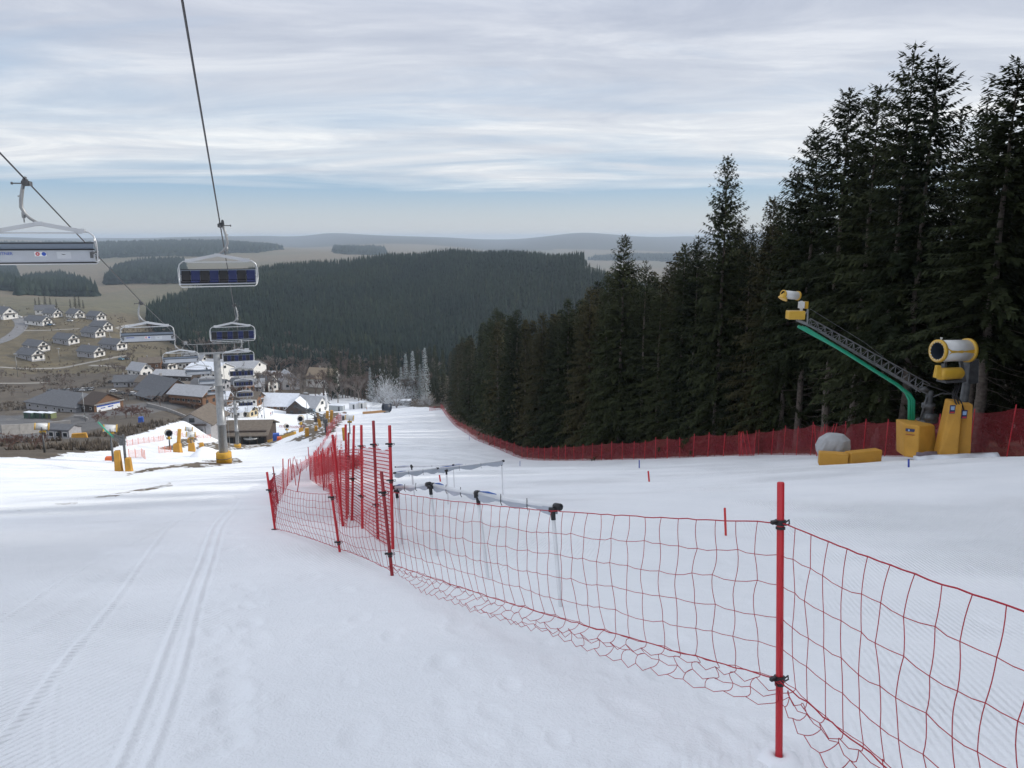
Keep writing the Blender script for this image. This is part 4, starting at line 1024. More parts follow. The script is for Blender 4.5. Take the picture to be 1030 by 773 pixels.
# ------------------------------------------------------------------ snow guns
M_GWHITE = mat('gun_white_panel', (.62, .63, .62), .4, var=.05, vscale=4)
M_GYEL = mat('gun_yellow', (.58, .35, .04), .4, var=.08, vscale=3)
M_GDARK = mat('gun_dark_inside', (.03, .04, .06), .5)
M_GREEN = mat('green_hose', (.01, .30, .17), .45)
M_PAD = mat('amber_crash_pad', (.50, .26, .035), .7, var=.12, vscale=1.5, bump=.5, bscale=3)
def gun_barrel(e, c, yaw, L, r, pitch=R(8), full=True, bm=None, rm=None):
    """fan barrel on a fork; barrel axis points along yaw; children of e, c local centre"""
    Mx = Matrix.Translation(c) @ Matrix.Rotation(yaw, 4, 'Z') @ Matrix.Rotation(-pitch, 4, 'Y')   # local +X is the muzzle
    b = MB(); b.M = Mx; b.lathe([(r*.80, -L*.5), (r*.97, -L*.5), (r*.97, L*.46), (r*.80, L*.46)], 24, axis='x', cap=False); br = b.obj('barrel', bm or M_GWHITE, e, True)
    for s, x0, x1, rr_ in ((0, .43, .52, 1.03), (1, -.55, -.46, 1.10)):
        q = MB(); q.M = Mx; q.lathe([(r*.82, L*x0), (r*rr_, L*x0), (r*rr_*1.0, L*x1*.98 if x1 > 0 else L*x1), (r*.86, L*x1), (r*.78, L*x1-.02)], 24, axis='x', cap=False); q.obj('end_ring', (rm if s == 0 and rm else M_GYEL) if not bm else bm, e, True)
    q = MB(); q.M = Mx; q.lathe([(r*.80, L*.50), (r*.78, -L*.1), (r*.25, -L*.15), (0.001, -L*.02)], 20, axis='x', cap=False); q.obj('bore', M_GDARK, e, True)
    if full:
        z = MB(); z.M = Mx; n_ = 32; vs = []
        for k in range(n_):
            a = 2*PI*k/n_; ri = r*(.74 if k % 2 else .84)
            for rr_, xx in ((r*.90, L*.522), (ri, L*.505)): vs.append((xx, rr_*math.cos(a), rr_*math.sin(a)))
        z.add(vs, [(2*k, 2*k+1, (2*k+3) % (2*n_), (2*k+2) % (2*n_)) for k in range(n_)]); z.obj('nozzle_ring', M_GWHITE, e)
        for s in (-1, 1):     # zigzag yellow seam along the side
            q = MB(); q.M = Mx; P_ = []
            for t, w in ((.43, .34), (.30, .12), (.10, .07), (-.03, .13), (-.12, .06), (-.28, .12), (-.46, .18)):
                P_.append((t*L, w*r*1.0))
            vs = []; 
            for t, w in P_:
                for g in (-1, 1):
                    an = g*w/r; vs.append((t, s*(r*.985)*math.cos(an), (r*.985)*math.sin(an)+.02))
            q.add(vs, [(2*i, 2*i+1, 2*i+3, 2*i+2) for i in range(len(P_)-1)]); q.obj('side_seam', M_GYEL, e)
        q = MB(); q.M = Mx; q.tube([(L*.42, 0, r), (L*.42, 0, r*1.22)], [.03, .05], 6); q.obj('lifting_lug', M_GWHITE, e)
    return br
def fan_gun_on_mast(lab, base, hm, yaw, L, r, pad=None, full=False, lean=(0, 0), name='snow_cannon', bm=None, rm=None):
    e = empty(name, base, 0, lab, 'snow cannon')
    c = Vector((lean[0], lean[1], hm))
    m = MB(); m.tube([(0, 0, -.3), (0, 0, hm*.4), (lean[0]*.8, lean[1]*.8, hm-r*1.9)], [.16, .14, .11], 8); m.obj('mast', M_STEELD, e, True)
    gun_barrel(e, c, yaw, L, r, full=full, bm=bm, rm=rm)
    ca, sa = math.cos(yaw), math.sin(yaw)
    f = MB(); 
    for s in (-1, 1): f.bar((c.x-sa*s*r*1.1, c.y+ca*s*r*1.1, hm), (c.x-sa*s*r*.7, c.y+ca*s*r*.7, hm-r*1.7), .07)
    f.box((c.x, c.y, hm-r*1.75), (r*1.5, r*1.5, .12), rz=yaw); f.obj('fork', M_STEELD, e)
    q = MB(); k = Vector((c.x-ca*r*.1, c.y-sa*r*.1, hm-r*1.62)); q.M = Matrix.Translation(k) @ Matrix.Rotation(yaw, 4, 'Z'); q.lathe([(0, -r*.85), (r*.42, -r*.83), (r*.46, -r*.6), (r*.46, r*.55), (r*.40, r*.85), (0, r*.87)], 14, axis='x'); q.obj('compressor', bm or M_GYEL, e, True)
    if pad:
        w, h = pad; p = MB(); p.box((0, 0, h/2), (w, w, h), rz=.3, taper=.8); p.obj('base_pad', M_PAD, e, bevel=.06)
    return e
def lattice_arm(e, a, b, w, nseg, name='lattice_arm', m=None, rr_=.03):
    a, b = Vector(a), Vector(b); t = (b-a).normalized(); n = t.cross(Vector((0, 0, 1))).normalized(); u = n.cross(t)
    def corners(s): wv_ = w*(1-.45*s); c = a.lerp(b, s); return [c+n*(-wv_/2), c+n*(wv_/2), c+u*wv_*.9]
    g = MB(); prev = corners(0)
    for i in range(1, nseg+1):
        cur = corners(i/nseg)
        for k in range(3): g.tube([prev[k], cur[k]], rr_, 5, False); g.tube([cur[k], cur[(k+1) % 3]], rr_*.55, 4, False); g.tube([prev[k], cur[(k+1) % 3]], rr_*.55, 4, False)
        prev = cur
    return g.obj(name, m or M_STEEL, e)
# ---- big cannon on the mast beside the wood
cb = at(958, 31.5)
def rel(p, b): return Vector(p)-b
e = empty('snow_cannon', cb, 0, 'big white barrelled fan cannon with yellow rings on a leaning dark mast', 'snow cannon')
def loc_(px, py, d, b): return W(px, py, d)-b
bc = loc_(958, 353, 31.2, cb)
muz = loc_(946, 353, 30.4, cb); tail = loc_(973, 355, 31.6, cb)
ax = (muz-tail); yaw_ = math.atan2(ax.y, ax.x)
yaw_ = R(194)
gun_barrel(e, bc, yaw_, 1.45, .45, pitch=R(1), full=True)
q = MB(); k = loc_(955, 376, 31.0, cb); q.M = Matrix.Translation(k) @ Matrix.Rotation(yaw_, 4, 'Z'); q.lathe([(0, -.62), (.16, -.6), (.24, -.5), (.25, .38), (.23, .5), (.12, .56), (0, .56)], 16, axis='x'); q.obj('compressor', M_GYEL, e, True)
q = MB(); k = loc_(943, 374, 30.8, cb); q.box(k, (.22, .25, .50), taper=.75); q.obj('control_box', M_GYEL, e, bevel=.02)
q = MB(); q.tube([loc_(949, 366, 31, cb), loc_(949, 383, 31, cb)], .09, 8); q.box(loc_(957, 383, 31.2, cb), (1.0, .5, .10), rz=yaw_); q.bar(loc_(951, 383, 31.2, cb), loc_(951, 362, 31.2, cb), .08); q.bar(loc_(970, 383, 31.6, cb), loc_(966, 362, 31.6, cb), .12); q.box(loc_(975, 373, 31.9, cb), (.55, .5, 1.0), rz=.3, taper=.8); q.obj('fork', M_STEELD, e)
q = MB(); q.tube([loc_(966, 459, 31.6, cb), loc_(967, 420, 31.6, cb), loc_(972, 386, 31.6, cb)], [.20, .19, .15], 10); q.obj('mast', M_STEELD, e, True)
for nm, px0, w0, px1, w1, lab2 in (('crash_pad', 956, 15, 963, 12, 0), ('crash_pad', 970, 13, 974, 11, 1)):
    q = MB(); dd = 31.0+.25*lab2
    lo = [loc_(px0-w0*.55-4*(1-lab2), 459, dd, cb), loc_(px0+w0*.5, 460, dd-.2, cb)]; hi = [loc_(px1-w1*.5-1, 404+2*lab2, dd, cb), loc_(px1+w1*.45, 405+2*lab2, dd-.2, cb)]
    off = Vector((.12, .62, 0))
    q.add([lo[0], lo[1], hi[1], hi[0], lo[0]+off, lo[1]+off, hi[1]+off, hi[0]+off], [(0, 1, 2, 3), (5, 4, 7, 6), (4, 0, 3, 7), (1, 5, 6, 2), (3, 2, 6, 7), (4, 5, 1, 0)])
    pd_ = q.obj(nm, M_PAD, e, bevel=.05)
    c_ = loc_((958 if not lab2 else 970), (412 if not lab2 else 417), dd-.27-.12*lab2, cb)
    z = MB(); z.box(c_, (.22, .02, .34), rz=.05); st = z.obj('sticker', mat('sign_navy', (.02, .03, .10), .5), pd_)
    z = MB(); z.box(c_+Vector((0, -.014, .05)), (.15, .008, .15), rz=.05); z.obj('emblem', mat('sign_lightblue', (.30, .45, .65), .5), st)
    z = MB(); z.box(c_+Vector((0, -.014, -.12)), (.17, .008, .05), rz=.05); z.obj('red_bar', M_RED, st)
for k in range(3):
    q = MB(); q.tube([loc_(962+k*2, 388, 31.1, cb), loc_(958+k*2, 396+k, 30.9, cb), loc_(961+k*3, 405, 30.8, cb), loc_(965+k*3, 412+k*3, 31.2, cb)], .03, 6); q.obj('hose', M_BLACK, e, True)
# ---- long lattice lance
M_LAT = mat('weathered_steel', (.16, .165, .17), .6, .4, var=.2, vscale=3)
lb = at(921, 32.5)
e = empty('snow_lance_arm', lb, 0, 'long raised lattice arm with green hoses and a small fan gun at its tip', 'snow gun arm')
L_ = lambda px, py, d: W(px, py, d)-lb
lattice_arm(e, L_(930, 396, 32.6), L_(812, 326, 31.0), .50, 17, rr_=.024, m=M_LAT)
q = MB(); q.tube([L_(803, 322, 30.9), L_(812, 326, 31)], .05, 6); q.bar(L_(812, 327, 31), L_(812.5, 311, 31), .05); q.bar(L_(804, 324, 31), L_(812, 313, 31), .035); q.bar(L_(801, 322.5, 31), L_(826, 333, 31.2), .06); q.obj('tip_frame', M_STEEL, e)
for k, (dx, dy) in enumerate(((0, 0), (2.3, 1.5), (4.2, 3.2))):
    q = MB(); q.tube([L_(803+dx*1.5, 328.5+dy*.4, 31.0), L_(850+dx, 354+dy, 31.6), L_(900+dx, 385.5+dy, 32.3), L_(911+dx, 395+dy*.6, 32.5), L_(914.8+dx, 403, 32.6), L_(914.4+dx, 432, 32.7)], .065, 8); q.obj('green_hose', M_GREEN, e, True)
q = MB(); q.tube([L_(930, 392, 32.6), L_(870, 345, 31.8), L_(815, 311, 31)], .012, 4); q.obj('stay_cable', M_STEELD, e)
q = MB(); q.lathe([(0, 0), (.17, 0), (.17, 1.25), (.36, 1.27), (.36, 1.33), (.20, 1.34), (.20, 1.5), (.42, 1.52), (.42, 1.6), (.24, 1.62), (.22, 2.1), (.26, 2.12), (.26, 2.3), (.14, 2.32), (.14, 2.85), (0, 2.85)], 16)
q.box((.0, -.25, 1.75), (.5, .3, .3)); q.bar((-.35, -.1, 1.55), (-.15, -.1, 2.6), .06); q.tube([(.0, 0, 2.75), (-.25, 0, 2.95), (-.45, 0, 2.85)], .10, 8)
q.tube([(.1, -.1, 2.6), (.45, -.1, 2.75), (.95, -.1, 2.72), (.98, -.1, 1.9), (.6, -.1, 1.85)], .03, 6); q.tube([(-.6, 0, 2.8), (-.3, 0, 3.15), (.9, 0, 2.75)], .03, 6)
o = q.obj('pivot_mast', M_STEELD, e, True); o.location = L_(928.5, 459, 32.9)
q = MB(); dd = 31.9
A = [L_(909.5, 460, dd), L_(943, 459, dd), L_(940.5, 428, dd), L_(909, 426.5, dd)]; off = Vector((.1, .9, 0)); mid0, mid1 = L_(923, 461.5, dd-.5), L_(924.5, 428.5, dd-.5)
q.add([A[0], mid0, A[1], A[2], mid1, A[3]]+[p+off for p in (A[0], A[1], A[2], A[3])], [(0, 1, 4, 5), (1, 2, 3, 4), (2, 7, 8, 3), (6, 0, 5, 9), (7, 6, 9, 8), (5, 4, 3, 8, 9), (0, 6, 7, 2, 1)])
pd_ = q.obj('crash_pad', M_PAD, e, bevel=.06)
def on_pad(px, py, w, h, nm, m, dz=0):
    z = MB(); c = L_(px, py, dd-.27-dz); z.box(c, (w, .015, h), rz=math.atan2(-.5, .55)*.72); return z.obj(nm, m, pd_)
on_pad(915.5, 433, .34, .12, 'sticker', mat('sign_navy', (.02, .03, .10), .5)); on_pad(914.2, 433, .06, .07, 'emblem', mat('sign_lightblue', (.30, .45, .65), .5), .02); on_pad(916.6, 433, .16, .05, 'sticker_writing', M_WHITE, .02); on_pad(915.5, 437.5, .34, .04, 'printed_line', mat('faded_print', (.30, .10, .03), .6))
tipc = L_(797, 300, 30.8)
gun_barrel(e, L_(795, 297, 30.8), math.atan2(-.35, -1), .72, .17, pitch=R(6), full=False)
q = MB(); q.box(L_(800, 317, 30.85), (.66, .42, .34)); q.obj('valve_box', M_GYEL, e, bevel=.03)
q = MB(); q.tube([L_(787, 301, 30.7), L_(791, 294, 30.7)], [.20, .05], 8); q.box(L_(810, 307, 30.9), (.14, .2, .28), rz=.3); q.obj('yellow_shroud', M_GYEL, e)
q = MB(); q.box(L_(806, 307, 30.85), (.20, .18, .26)); q.tube([L_(806, 303, 30.85), L_(806, 315, 30.85)], .06, 6); q.obj('white_fitting', M_GWHITE, e)
# hump under grey tarpaulin with amber crash pad before it
tb_ = at(835.5, 33.5); rs = random.Random(3)
b = MB(); nn = 30; prof = [(.50, -.1), (.62, .18), (.66, .42), (.58, .76), (.34, .98), (0, 1.02)]
vs = []
for r_, h_ in prof:
    for k in range(nn):
        a = 2*PI*k/nn; w = 1+.13*math.sin(2*a+1+h_*2)+(.035*math.sin(9*a)+.05*math.sin(5*a+2))*(1.15-h_)+rs.uniform(-.03, .03)
        vs.append((r_*w*math.cos(a)*1.0, r_*w*math.sin(a)*.8, h_+(.06*math.sin(5*a) if h_ < .5 else 0)))
b.add(vs, [(i*nn+k, i*nn+(k+1) % nn, (i+1)*nn+(k+1) % nn, (i+1)*nn+k) for i in range(5) for k in range(nn)])
o = b.obj('covered_machine', mat('grey_tarpaulin', (.36, .37, .38), .7, var=.12, vscale=3, bump=.6, bscale=4), None, False, loc=tb_+Vector((0, 0, .35)))
for v_ in o.data.vertices: v_.co.x += .10*v_.co.z
q = MB(); q.tube([(0, 0, -.6), (0, 0, .3)], .15, 8); q.obj('stand', M_STEELD, o)
tag(o, 'rounded machine under grey tarpaulin behind the low amber crash pad', 'covered machine')
b = MB(); p0, p1, p2 = at(823, 32.6), at(852, 32.3), at(883, 32.8)
for a, c in ((p0, p1), (p1, p2)):
    m_ = (a+c)/2; dd_ = c-a; b.box((m_.x, m_.y, m_.z+.25), (dd_.length, .42, .56), rz=math.atan2(dd_.y, dd_.x))
tag(b.obj('crash_pad_block', M_PAD, None, bevel=.04), 'low long amber crash pad block lying in front of the tarpaulin hump', 'crash pad')
# white foil sheet in the snow
b = MB(); P_ = [at(925+k*7.8, 30.6+.25*math.sin(k*1.1)) for k in range(11)]
for k in range(11):
    pass
vs = []
for k, p in enumerate(P_):
    hh = .05+.09*abs(math.sin(k*.8)); vs += [p+Vector((0, -.25, .03)), p+Vector((0, 0, hh+.06)), p+Vector((0, .5, .05)), p+Vector((0, .5, -.1)), p+Vector((0, -.25, -.1))]
b.add(vs, [(5*i+j, 5*i+5+j, 5*i+5+(j+1) % 5, 5*i+(j+1) % 5) for i in range(10) for j in range(5)]+[(0, 1, 2, 3, 4), (54, 53, 52, 51, 50)])
tag(b.obj('foil_sheet', mat('white_foil', (.66, .70, .75), .35), None, True), 'crumpled white plastic sheet on the snow under the amber padded cannons', 'plastic sheet')
b = MB(); p = at(934, 31.0); rs = random.Random(9)
for k in range(4): b.tube([p+Vector((-.5+.06*k, .1*k, .06+.07*(k % 3))), p+Vector((0, .12+.05*k, .15+.05*(k % 2))), p+Vector((.6, .1*k, .05+.05*k))], .07, 7)
tag(b.obj('rolled_netting', mat('grey_purple_net_roll', (.16, .13, .15), .8), None, True), 'grey rolled netting lying at the foot of the wide amber pad', 'net roll')
# ------------------------------------------------------------------ village on the valley floor
M_ROOF = mat('slate_roof', (.11, .115, .125), .7, var=.2, vscale=1.5)
M_ROOFB = mat('brown_roof', (.14, .115, .09), .8, var=.2, vscale=1)
M_ROOFS = mat('snowy_roof', (.72, .76, .82), .7, var=.08, vscale=1)
M_ROOFG = mat('pale_grey_roof', (.36, .37, .39), .7, var=.12, vscale=1)
M_WALLW = mat('white_render', (.80, .79, .76), .8, var=.06, vscale=1)
M_WALLG = mat('grey_boards_and_shade', (.36, .36, .38), .8, var=.15, vscale=2)  # grey boards; on the cottages it paints the shade of the long walls
M_TIMB = mat('brown_timber', (.17, .085, .042), .75, var=.25, vscale=2)
M_TIMBD = mat('dark_timber', (.06, .042, .032), .8, var=.25, vscale=2)
M_GLASS = mat('window_glass', (.02, .025, .03), .1)
M_CONC = mat('concrete', (.30, .29, .28), .85, var=.15, vscale=1)
def house(lab, p, yaw, Ln, Wd, Hw, Hr, roofm, wallm, gablem=None, cat='cottage', name='cottage', wins=3, gwins=True, hip=0, balcony=True, chimney=True, over=.7, group=None, gends=(1,), found=4, door=True):
    """ridge along local X; gable ends at +-X"""
    gablem = gablem or wallm
    e = empty(name, p, yaw, lab, cat, group); h, w = Ln/2, Wd/2
    b = MB(); b.box((0, 0, (Hw-found)/2), (Ln, Wd, Hw+found)); b.obj('wall', wallm, e)
    if not hip:
        for s in (-1, 1):
            g = MB(); x = s*h; g.add([(x, -w, Hw), (x, w, Hw), (x, 0, Hw+Hr*.97), (x-s*.3, -w, Hw), (x-s*.3, w, Hw), (x-s*.3, 0, Hw+Hr*.97)], [(0, 1, 2), (5, 4, 3), (0, 3, 4, 1), (1, 4, 5, 2), (2, 5, 3, 0)])
            if s == 1 or wallm is not gablem: g.box((x+s*.06, 0, Hw/2), (.1, Wd+.02, Hw))
            g.obj('gable', gablem, e)
    r = MB(); t = .25; ow = w+over; oh = h+over; zo = Hw-over*Hr/w; hr = hip
    top = [(-oh+hr, 0, Hw+Hr+t), (oh-hr, 0, Hw+Hr+t)]
    A = [(-oh, -ow, zo+t), (oh, -ow, zo+t), (oh, ow, zo+t), (-oh, ow, zo+t)]
    vs = A+top+[(x, y, z-t) for x, y, z in A+top]
    r.add(vs, [(0, 1, 5, 4), (2, 3, 4, 5), (1, 2, 5), (3, 0, 4), (7, 6, 10, 11), (9, 8, 11, 10), (8, 7, 11), (6, 9, 10), (0, 6, 7, 1), (1, 7, 8, 2), (2, 8, 9, 3), (3, 9, 6, 0)] if hip else
      [(0, 1, 5, 4), (2, 3, 4, 5), (7, 6, 10, 11), (9, 8, 11, 10), (0, 6, 7, 1), (2, 8, 9, 3), (1, 7, 11, 5), (5, 11, 8, 2), (3, 9, 10, 4), (4, 10, 6, 0)])
    ro = r.obj('roof', roofm, e)
    if chimney: c = MB(); c.box((-h*.3, .6, Hw+Hr+.3), (.7, .7, 1.6)); c.box((-h*.3, .6, Hw+Hr+1.14), (.9, .9, .12)); c.obj('chimney', M_CONC, ro)
    for k in range(wins):
        x = -h+(k+.5)*Ln/wins; q = MB(); q.box((x, -w-.03, Hw*.55), (1.3, .12, 1.2)); f = q.obj('window', M_WALLW if wallm is not M_WALLW else M_TIMBD, e); q = MB(); q.box((x, -w-.10, Hw*.55), (1.05, .04, .95)); q.obj('pane', M_GLASS, f)
    if gwins:
        for s in gends:
            for yy, zz, ww, hh in ((-w*.42, Hw*.45, 1.5, 1.6), (w*.42, Hw*.45, 1.5, 1.6), (0, Hw+Hr*.32, 1.8, 1.5)):
                q = MB(); q.box((s*(h+.14), yy, zz), (.08, ww, hh)); q.obj('window', M_GLASS, e)
            if balcony:
                q = MB(); q.box((s*(h+.8), 0, Hw*.9), (1.5, Wd*.8, .14)); q.box((s*(h+1.5), 0, Hw*.9+.5), (.08, Wd*.8, .25))
                for yy in (-.4, -.2, 0, .2, .4): q.box((s*(h+1.5), yy*Wd, Hw*.9+.45), (.1, .1, .8))
                for yy in (-.38, .38): q.box((s*(h+1.45), yy*Wd, Hw*.45), (.15, .15, Hw*.9))
                q.obj('balcony', M_TIMBD, e)
    if door: q = MB(); q.box((h*.35, -w-.04, 1.05), (1.0, .1, 2.1)); q.obj('door', M_TIMBD, e)
    return e
COT = [(31, 364, 500, 18, 'white gabled holiday cottage, lowest of the two at the meadow edge above the long path'), (37, 352, 525, 17.5, 'white gabled holiday cottage directly behind the lowest pair member'),
 (67, 346, 545, 17.5, 'white gabled holiday cottage standing alone in the middle of the meadow'), (92, 360, 508, 17, 'white gabled holiday cottage in front row near the parked cars by the shrubs'),
 (94, 339, 565, 15.5, 'holiday cottage of the upper terrace behind the fork of the path'), (102, 332.5, 590, 15, 'narrow holiday cottage uphill of the upper terrace one'), (114, 353, 530, 17, 'holiday cottage partly hidden by the third grey chair'),
 (39, 327.5, 605, 20, 'long white cottage beside the four parked cars'), (53, 321, 640, 13, 'small white gabled cottage in the top row below the little spruces'), (76, 321.5, 640, 13, 'white gabled cottage in the top row beside the white van'), (97, 322.5, 635, 14, 'last dark roofed cottage of the top row toward the bare thicket')]
for i, (px, py, d, L_, lab) in enumerate(COT):
    p = at(px, d); house(lab, p, R(-30+(i*37 % 9)), L_, 8.2, 3.6, 3.2, M_ROOF, M_WALLG if i not in (7, 8, 9) else M_WALLW, M_WALLW, group='holiday cottages on the meadow', wins=3, chimney=i % 3 == 0)  # long walls painted grey as the side turned from the sun, gables white
house('big white gabled house at the road bend, cut by the picture edge', at(6, 630), R(-35), 18, 11, 4.5, 4.8, M_ROOF, M_WALLW, cat='house', name='gabled_house')
house('white cottage with crossing dark roof between the long cottage and the small gable', at(46, 655), R(20), 14, 8, 4, 3.5, M_ROOF, M_WALLW, cat='cottage', group='holiday cottages on the meadow')
# hall with the broad slate roof and the banner gable
hp = at(70, 330)
house('long flat roofed slate hall on the asphalt yard behind the parking', hp, R(-24), 31, 17, 3.4, 4.0, M_ROOF, M_WALLG, cat='hall', name='slate_roof_hall', wins=6, gwins=False, balcony=False, hip=7, chimney=False)
ap = at(103, 322); an = house('brown gabled annex of the slate hall with blue and white banner on its front', ap, R(62-90), 9, 13, 3.8, 3.6, M_TIMBD, M_TIMBD, M_TIMB, cat='annex', name='timber_annex', wins=2, gwins=False, balcony=False, chimney=False)
bn = MB(); bn.box((4.75, -.3, 1.9), (.12, 10.5, 2.6)); bo = bn.obj('banner', M_WHITE, an)
bn = MB(); bn.box((4.83, -.3, 2.9), (.05, 10.3, .55)); bn.obj('blue_stripe', M_SBLUE, bo)
bn = MB(); bn.box((4.83, .6, 2.0), (.05, 2.4, .5)); bn.obj('blue_print', M_SBLUE, bo)
bn = MB(); bn.box((4.83, -2.8, 1.9), (.05, 2.0, .35)); bn.obj('blue_print', M_SBLUE, bo)
bn = MB(); bn.box((5.0, 0, 3.7), (.5, 13.4, .5)); bn.obj('eave_board', M_CONC, an)
# timber chalet restaurant
cp_ = at(166, 365)
ch = house('large timber chalet with slate blue roof and glowing brown wooden gables', cp_, R(-38), 23, 14, 4.8, 5.4, M_ROOF, M_TIMB, M_TIMB, cat='chalet', name='timber_chalet', wins=8, chimney=True, over=1.5)
q = MB(); q.prismx([(-11.5, 2.3), (-7.1, 5.0), (-7.1, 5.3), (-11.7, 2.6)], -6, 10); q.obj('porch_roof', M_ROOF, ch)
for s in range(5): q = MB(); q.box((-5+s*3.4, -11.0, 0), (.35, .35, 5.5)); q.obj('porch_post', M_TIMB, ch)
c2 = house('timber chalet wing with stacked wooden balconies beside the chairlift mast', at(196, 352), R(-20), 18, 10, 6.5, 3.0, M_ROOFG, M_TIMB, M_TIMB, cat='chalet', name='timber_chalet', wins=6, chimney=False, over=1.2)
for zz in (2.4, 4.6): q = MB(); q.box((0, -5.8, zz), (17, 1.4, .2)); q.box((0, -6.4, zz+.55), (17, .1, .8)); q.obj('balcony', M_TIMB, c2)
house('small orange brick hut with open dark front behind the chalet roof', at(189, 400), R(-5), 9, 6, 3.4, .8, M_ROOFB, mat('orange_brick', (.42, .16, .08), .85, var=.15), cat='hut', name='brick_hut', wins=1, gwins=False, balcony=False, chimney=False)
# white hotel group
ht = house('white hotel with pale flat roofs behind the pylon head', at(236, 478), R(-14), 36, 14, 8.5, 3.2, M_ROOFG, M_WALLW, cat='hotel', name='white_hotel', wins=8, gwins=True, balcony=False, chimney=False)
for k in range(8): q = MB(); q.box((-15.5+k*4.4, -7.1, 6.6), (1.6, .12, 1.5)); q.obj('window', M_GLASS, ht)
house('hotel wing with broad pale snow dusted roof left of the pylon', at(212, 462), R(-20), 22, 16, 6.5, 3.4, M_ROOFS, M_WALLW, M_WALLW, cat='hotel wing', name='hotel_wing', wins=6, balcony=False, chimney=False)
house('low white flat building beyond the hotel toward the bare trees', at(262, 500), R(-8), 22, 9, 3.6, .7, M_ROOFG, M_WALLW, cat='building', name='low_building', wins=5, balcony=False, chimney=False)
house('dark roofed long shed below the hotel wing', at(178, 430), R(-12), 24, 9, 4.2, 2.2, M_ROOFG, M_TIMBD, cat='shed', name='long_shed', wins=5, balcony=False, chimney=False)
house('slate roofed shed beside the hotel car park', at(212, 415), R(-12), 18, 9, 3.6, 2.0, M_ROOF, M_WALLG, cat='shed', name='long_shed', wins=4, balcony=False, chimney=False)
# valley station
sp_ = at(229, 282)
st = empty('lift_station', sp_, R(4), 'valley station with brown roof and dark glazed front below the pylons', 'lift station')
q = MB(); q.box((3, 0, 2.5), (26, 15, 10)); q.obj('wall', M_TIMBD, st)
q = MB(); q.prismx([(-9.5, 6.2), (0, 9.8), (9.5, 6.6), (9.5, 6.2), (0, 9.4), (-9.5, 5.8)], -9, 17); rf_ = q.obj('roof', M_ROOFB, st)
for k in range(9):
    q = MB(); q.box((-7.5+k*2.7, -7.56, 3.4), (2.2, .12, 3.2)); q.obj('window', M_GLASS, st)
q = MB(); q.box((3, -9.2, 1.2), (25, 3, .3)); q.box((3, -10.6, 1.9), (25, .12, .9)); q.obj('platform', M_STEELD, st)
q = MB(); q.lathe([(0, 0), (2.6, 0), (2.7, .2), (2.6, .4), (0, .4)], 20, (11, -8.6, 5.0)); q.box((11, -7.5, 5.6), (.8, 5, .5)); q.obj('bull_wheel', M_STEEL, st)
house('white gabled end building of the valley station with dark eaves', at(203, 272), R(2)-PI/2, 16, 12.5, 5.5, 3.4, M_ROOFB, M_WALLG, M_WALLG, cat='station annex', name='station_annex', wins=4, chimney=False, over=1.2, balcony=True)
# restaurant with snowy roofs
house('snow roofed low restaurant with brown walls at the top of the base area', at(282, 398), R(-6), 20, 13, 3.0, 5.0, M_ROOFS, M_TIMB, cat='restaurant', name='restaurant', wins=6, balcony=False, chimney=True)
house('dark timber gable porch at the middle of the snowy roofed restaurant', at(300, 384), R(-88), 9, 9.5, 3.2, 4.2, M_ROOFS, M_TIMBD, M_TIMBD, cat='porch', name='gable_porch', wins=2, balcony=False, chimney=False)
house('pale walled wing of the restaurant with grey roof and bluish end', at(314, 392), R(-24), 13, 11, 3.4, 4.4, M_ROOFG, mat('pale_blue_wall', (.45, .58, .68), .8), M_WALLW, cat='restaurant wing', name='restaurant_wing', wins=3, balcony=False, chimney=False)
house('grey gabled house half hidden among bare trees', at(290, 470), R(-60), 14, 10, 6, 4.5, M_ROOFG, M_WALLG, cat='house', name='gabled_house', wins=3, balcony=False)
house('ochre roofed house behind bare trees above the restaurant', at(326, 480), R(-15), 18, 11, 6, 5.5, mat('ochre_roof', (.28, .22, .15), .8, var=.15), M_WALLW, cat='house', name='gabled_house', wins=4, balcony=False)
house('small white hut with snow roof below the far chairs', at(236, 345), R(10), 8, 6, 2.8, 1.5, M_ROOFS, M_WALLW, cat='hut', name='snow_hut', wins=2, balcony=False, chimney=False)
house('ticket hut with ochre lit wall right of the second pylon head', at(249, 350), R(-20), 7, 6, 3, 1.6, M_ROOFS, mat('cream_wall', (.60, .50, .32), .8), cat='hut', name='ticket_hut', wins=2, balcony=False, chimney=False)
MORE = [(128, 408, 11, 'small dark roofed house beside the upper lane behind the annex', 10), (141, 445, 12, 'small grey roofed house under the third grey chair', -30), (152, 470, 12, 'small white house with dark roof on the garden slope', 15), (166, 478, 13, 'white walled house uphill of the long shed', -25), (182, 492, 12, 'small house just left of the hotel wing roof', 20), (199, 505, 12, 'small dark roofed house behind the hotel wing', -20),
 (150, 405, 10, 'low dark roofed building above the timber chalet', -15), (205, 385, 10, 'low grey roofed building between chalet wing and mast', 10), (243, 430, 12, 'dark roofed house right of the mast below the hotel', -25), (256, 445, 11, 'white house right of the hotel car park', 12), (254, 392, 9, 'small shed with dark roof above the ticket hut', -10), (268, 455, 12, 'dark roofed house at the edge of the bare thicket', -35), (222, 372, 9, 'low snowy roofed annex before the hotel lot', 0)]
for i, (px, d, L_, lab, a) in enumerate(MORE):
    house(lab, at(px, d), R(a), L_, 7.5, 3.2+(i % 3)*.8, 2.6+(i % 2), (M_ROOF, M_ROOFG, M_ROOFB, M_ROOF)[i % 4] if i != 12 else M_ROOFS, (M_WALLG, M_WALLW, M_TIMB)[i % 3], M_WALLW if i % 2 else M_TIMB, cat='house', name='small_house', wins=3, balcony=i % 3 == 0, chimney=i % 2 == 0)
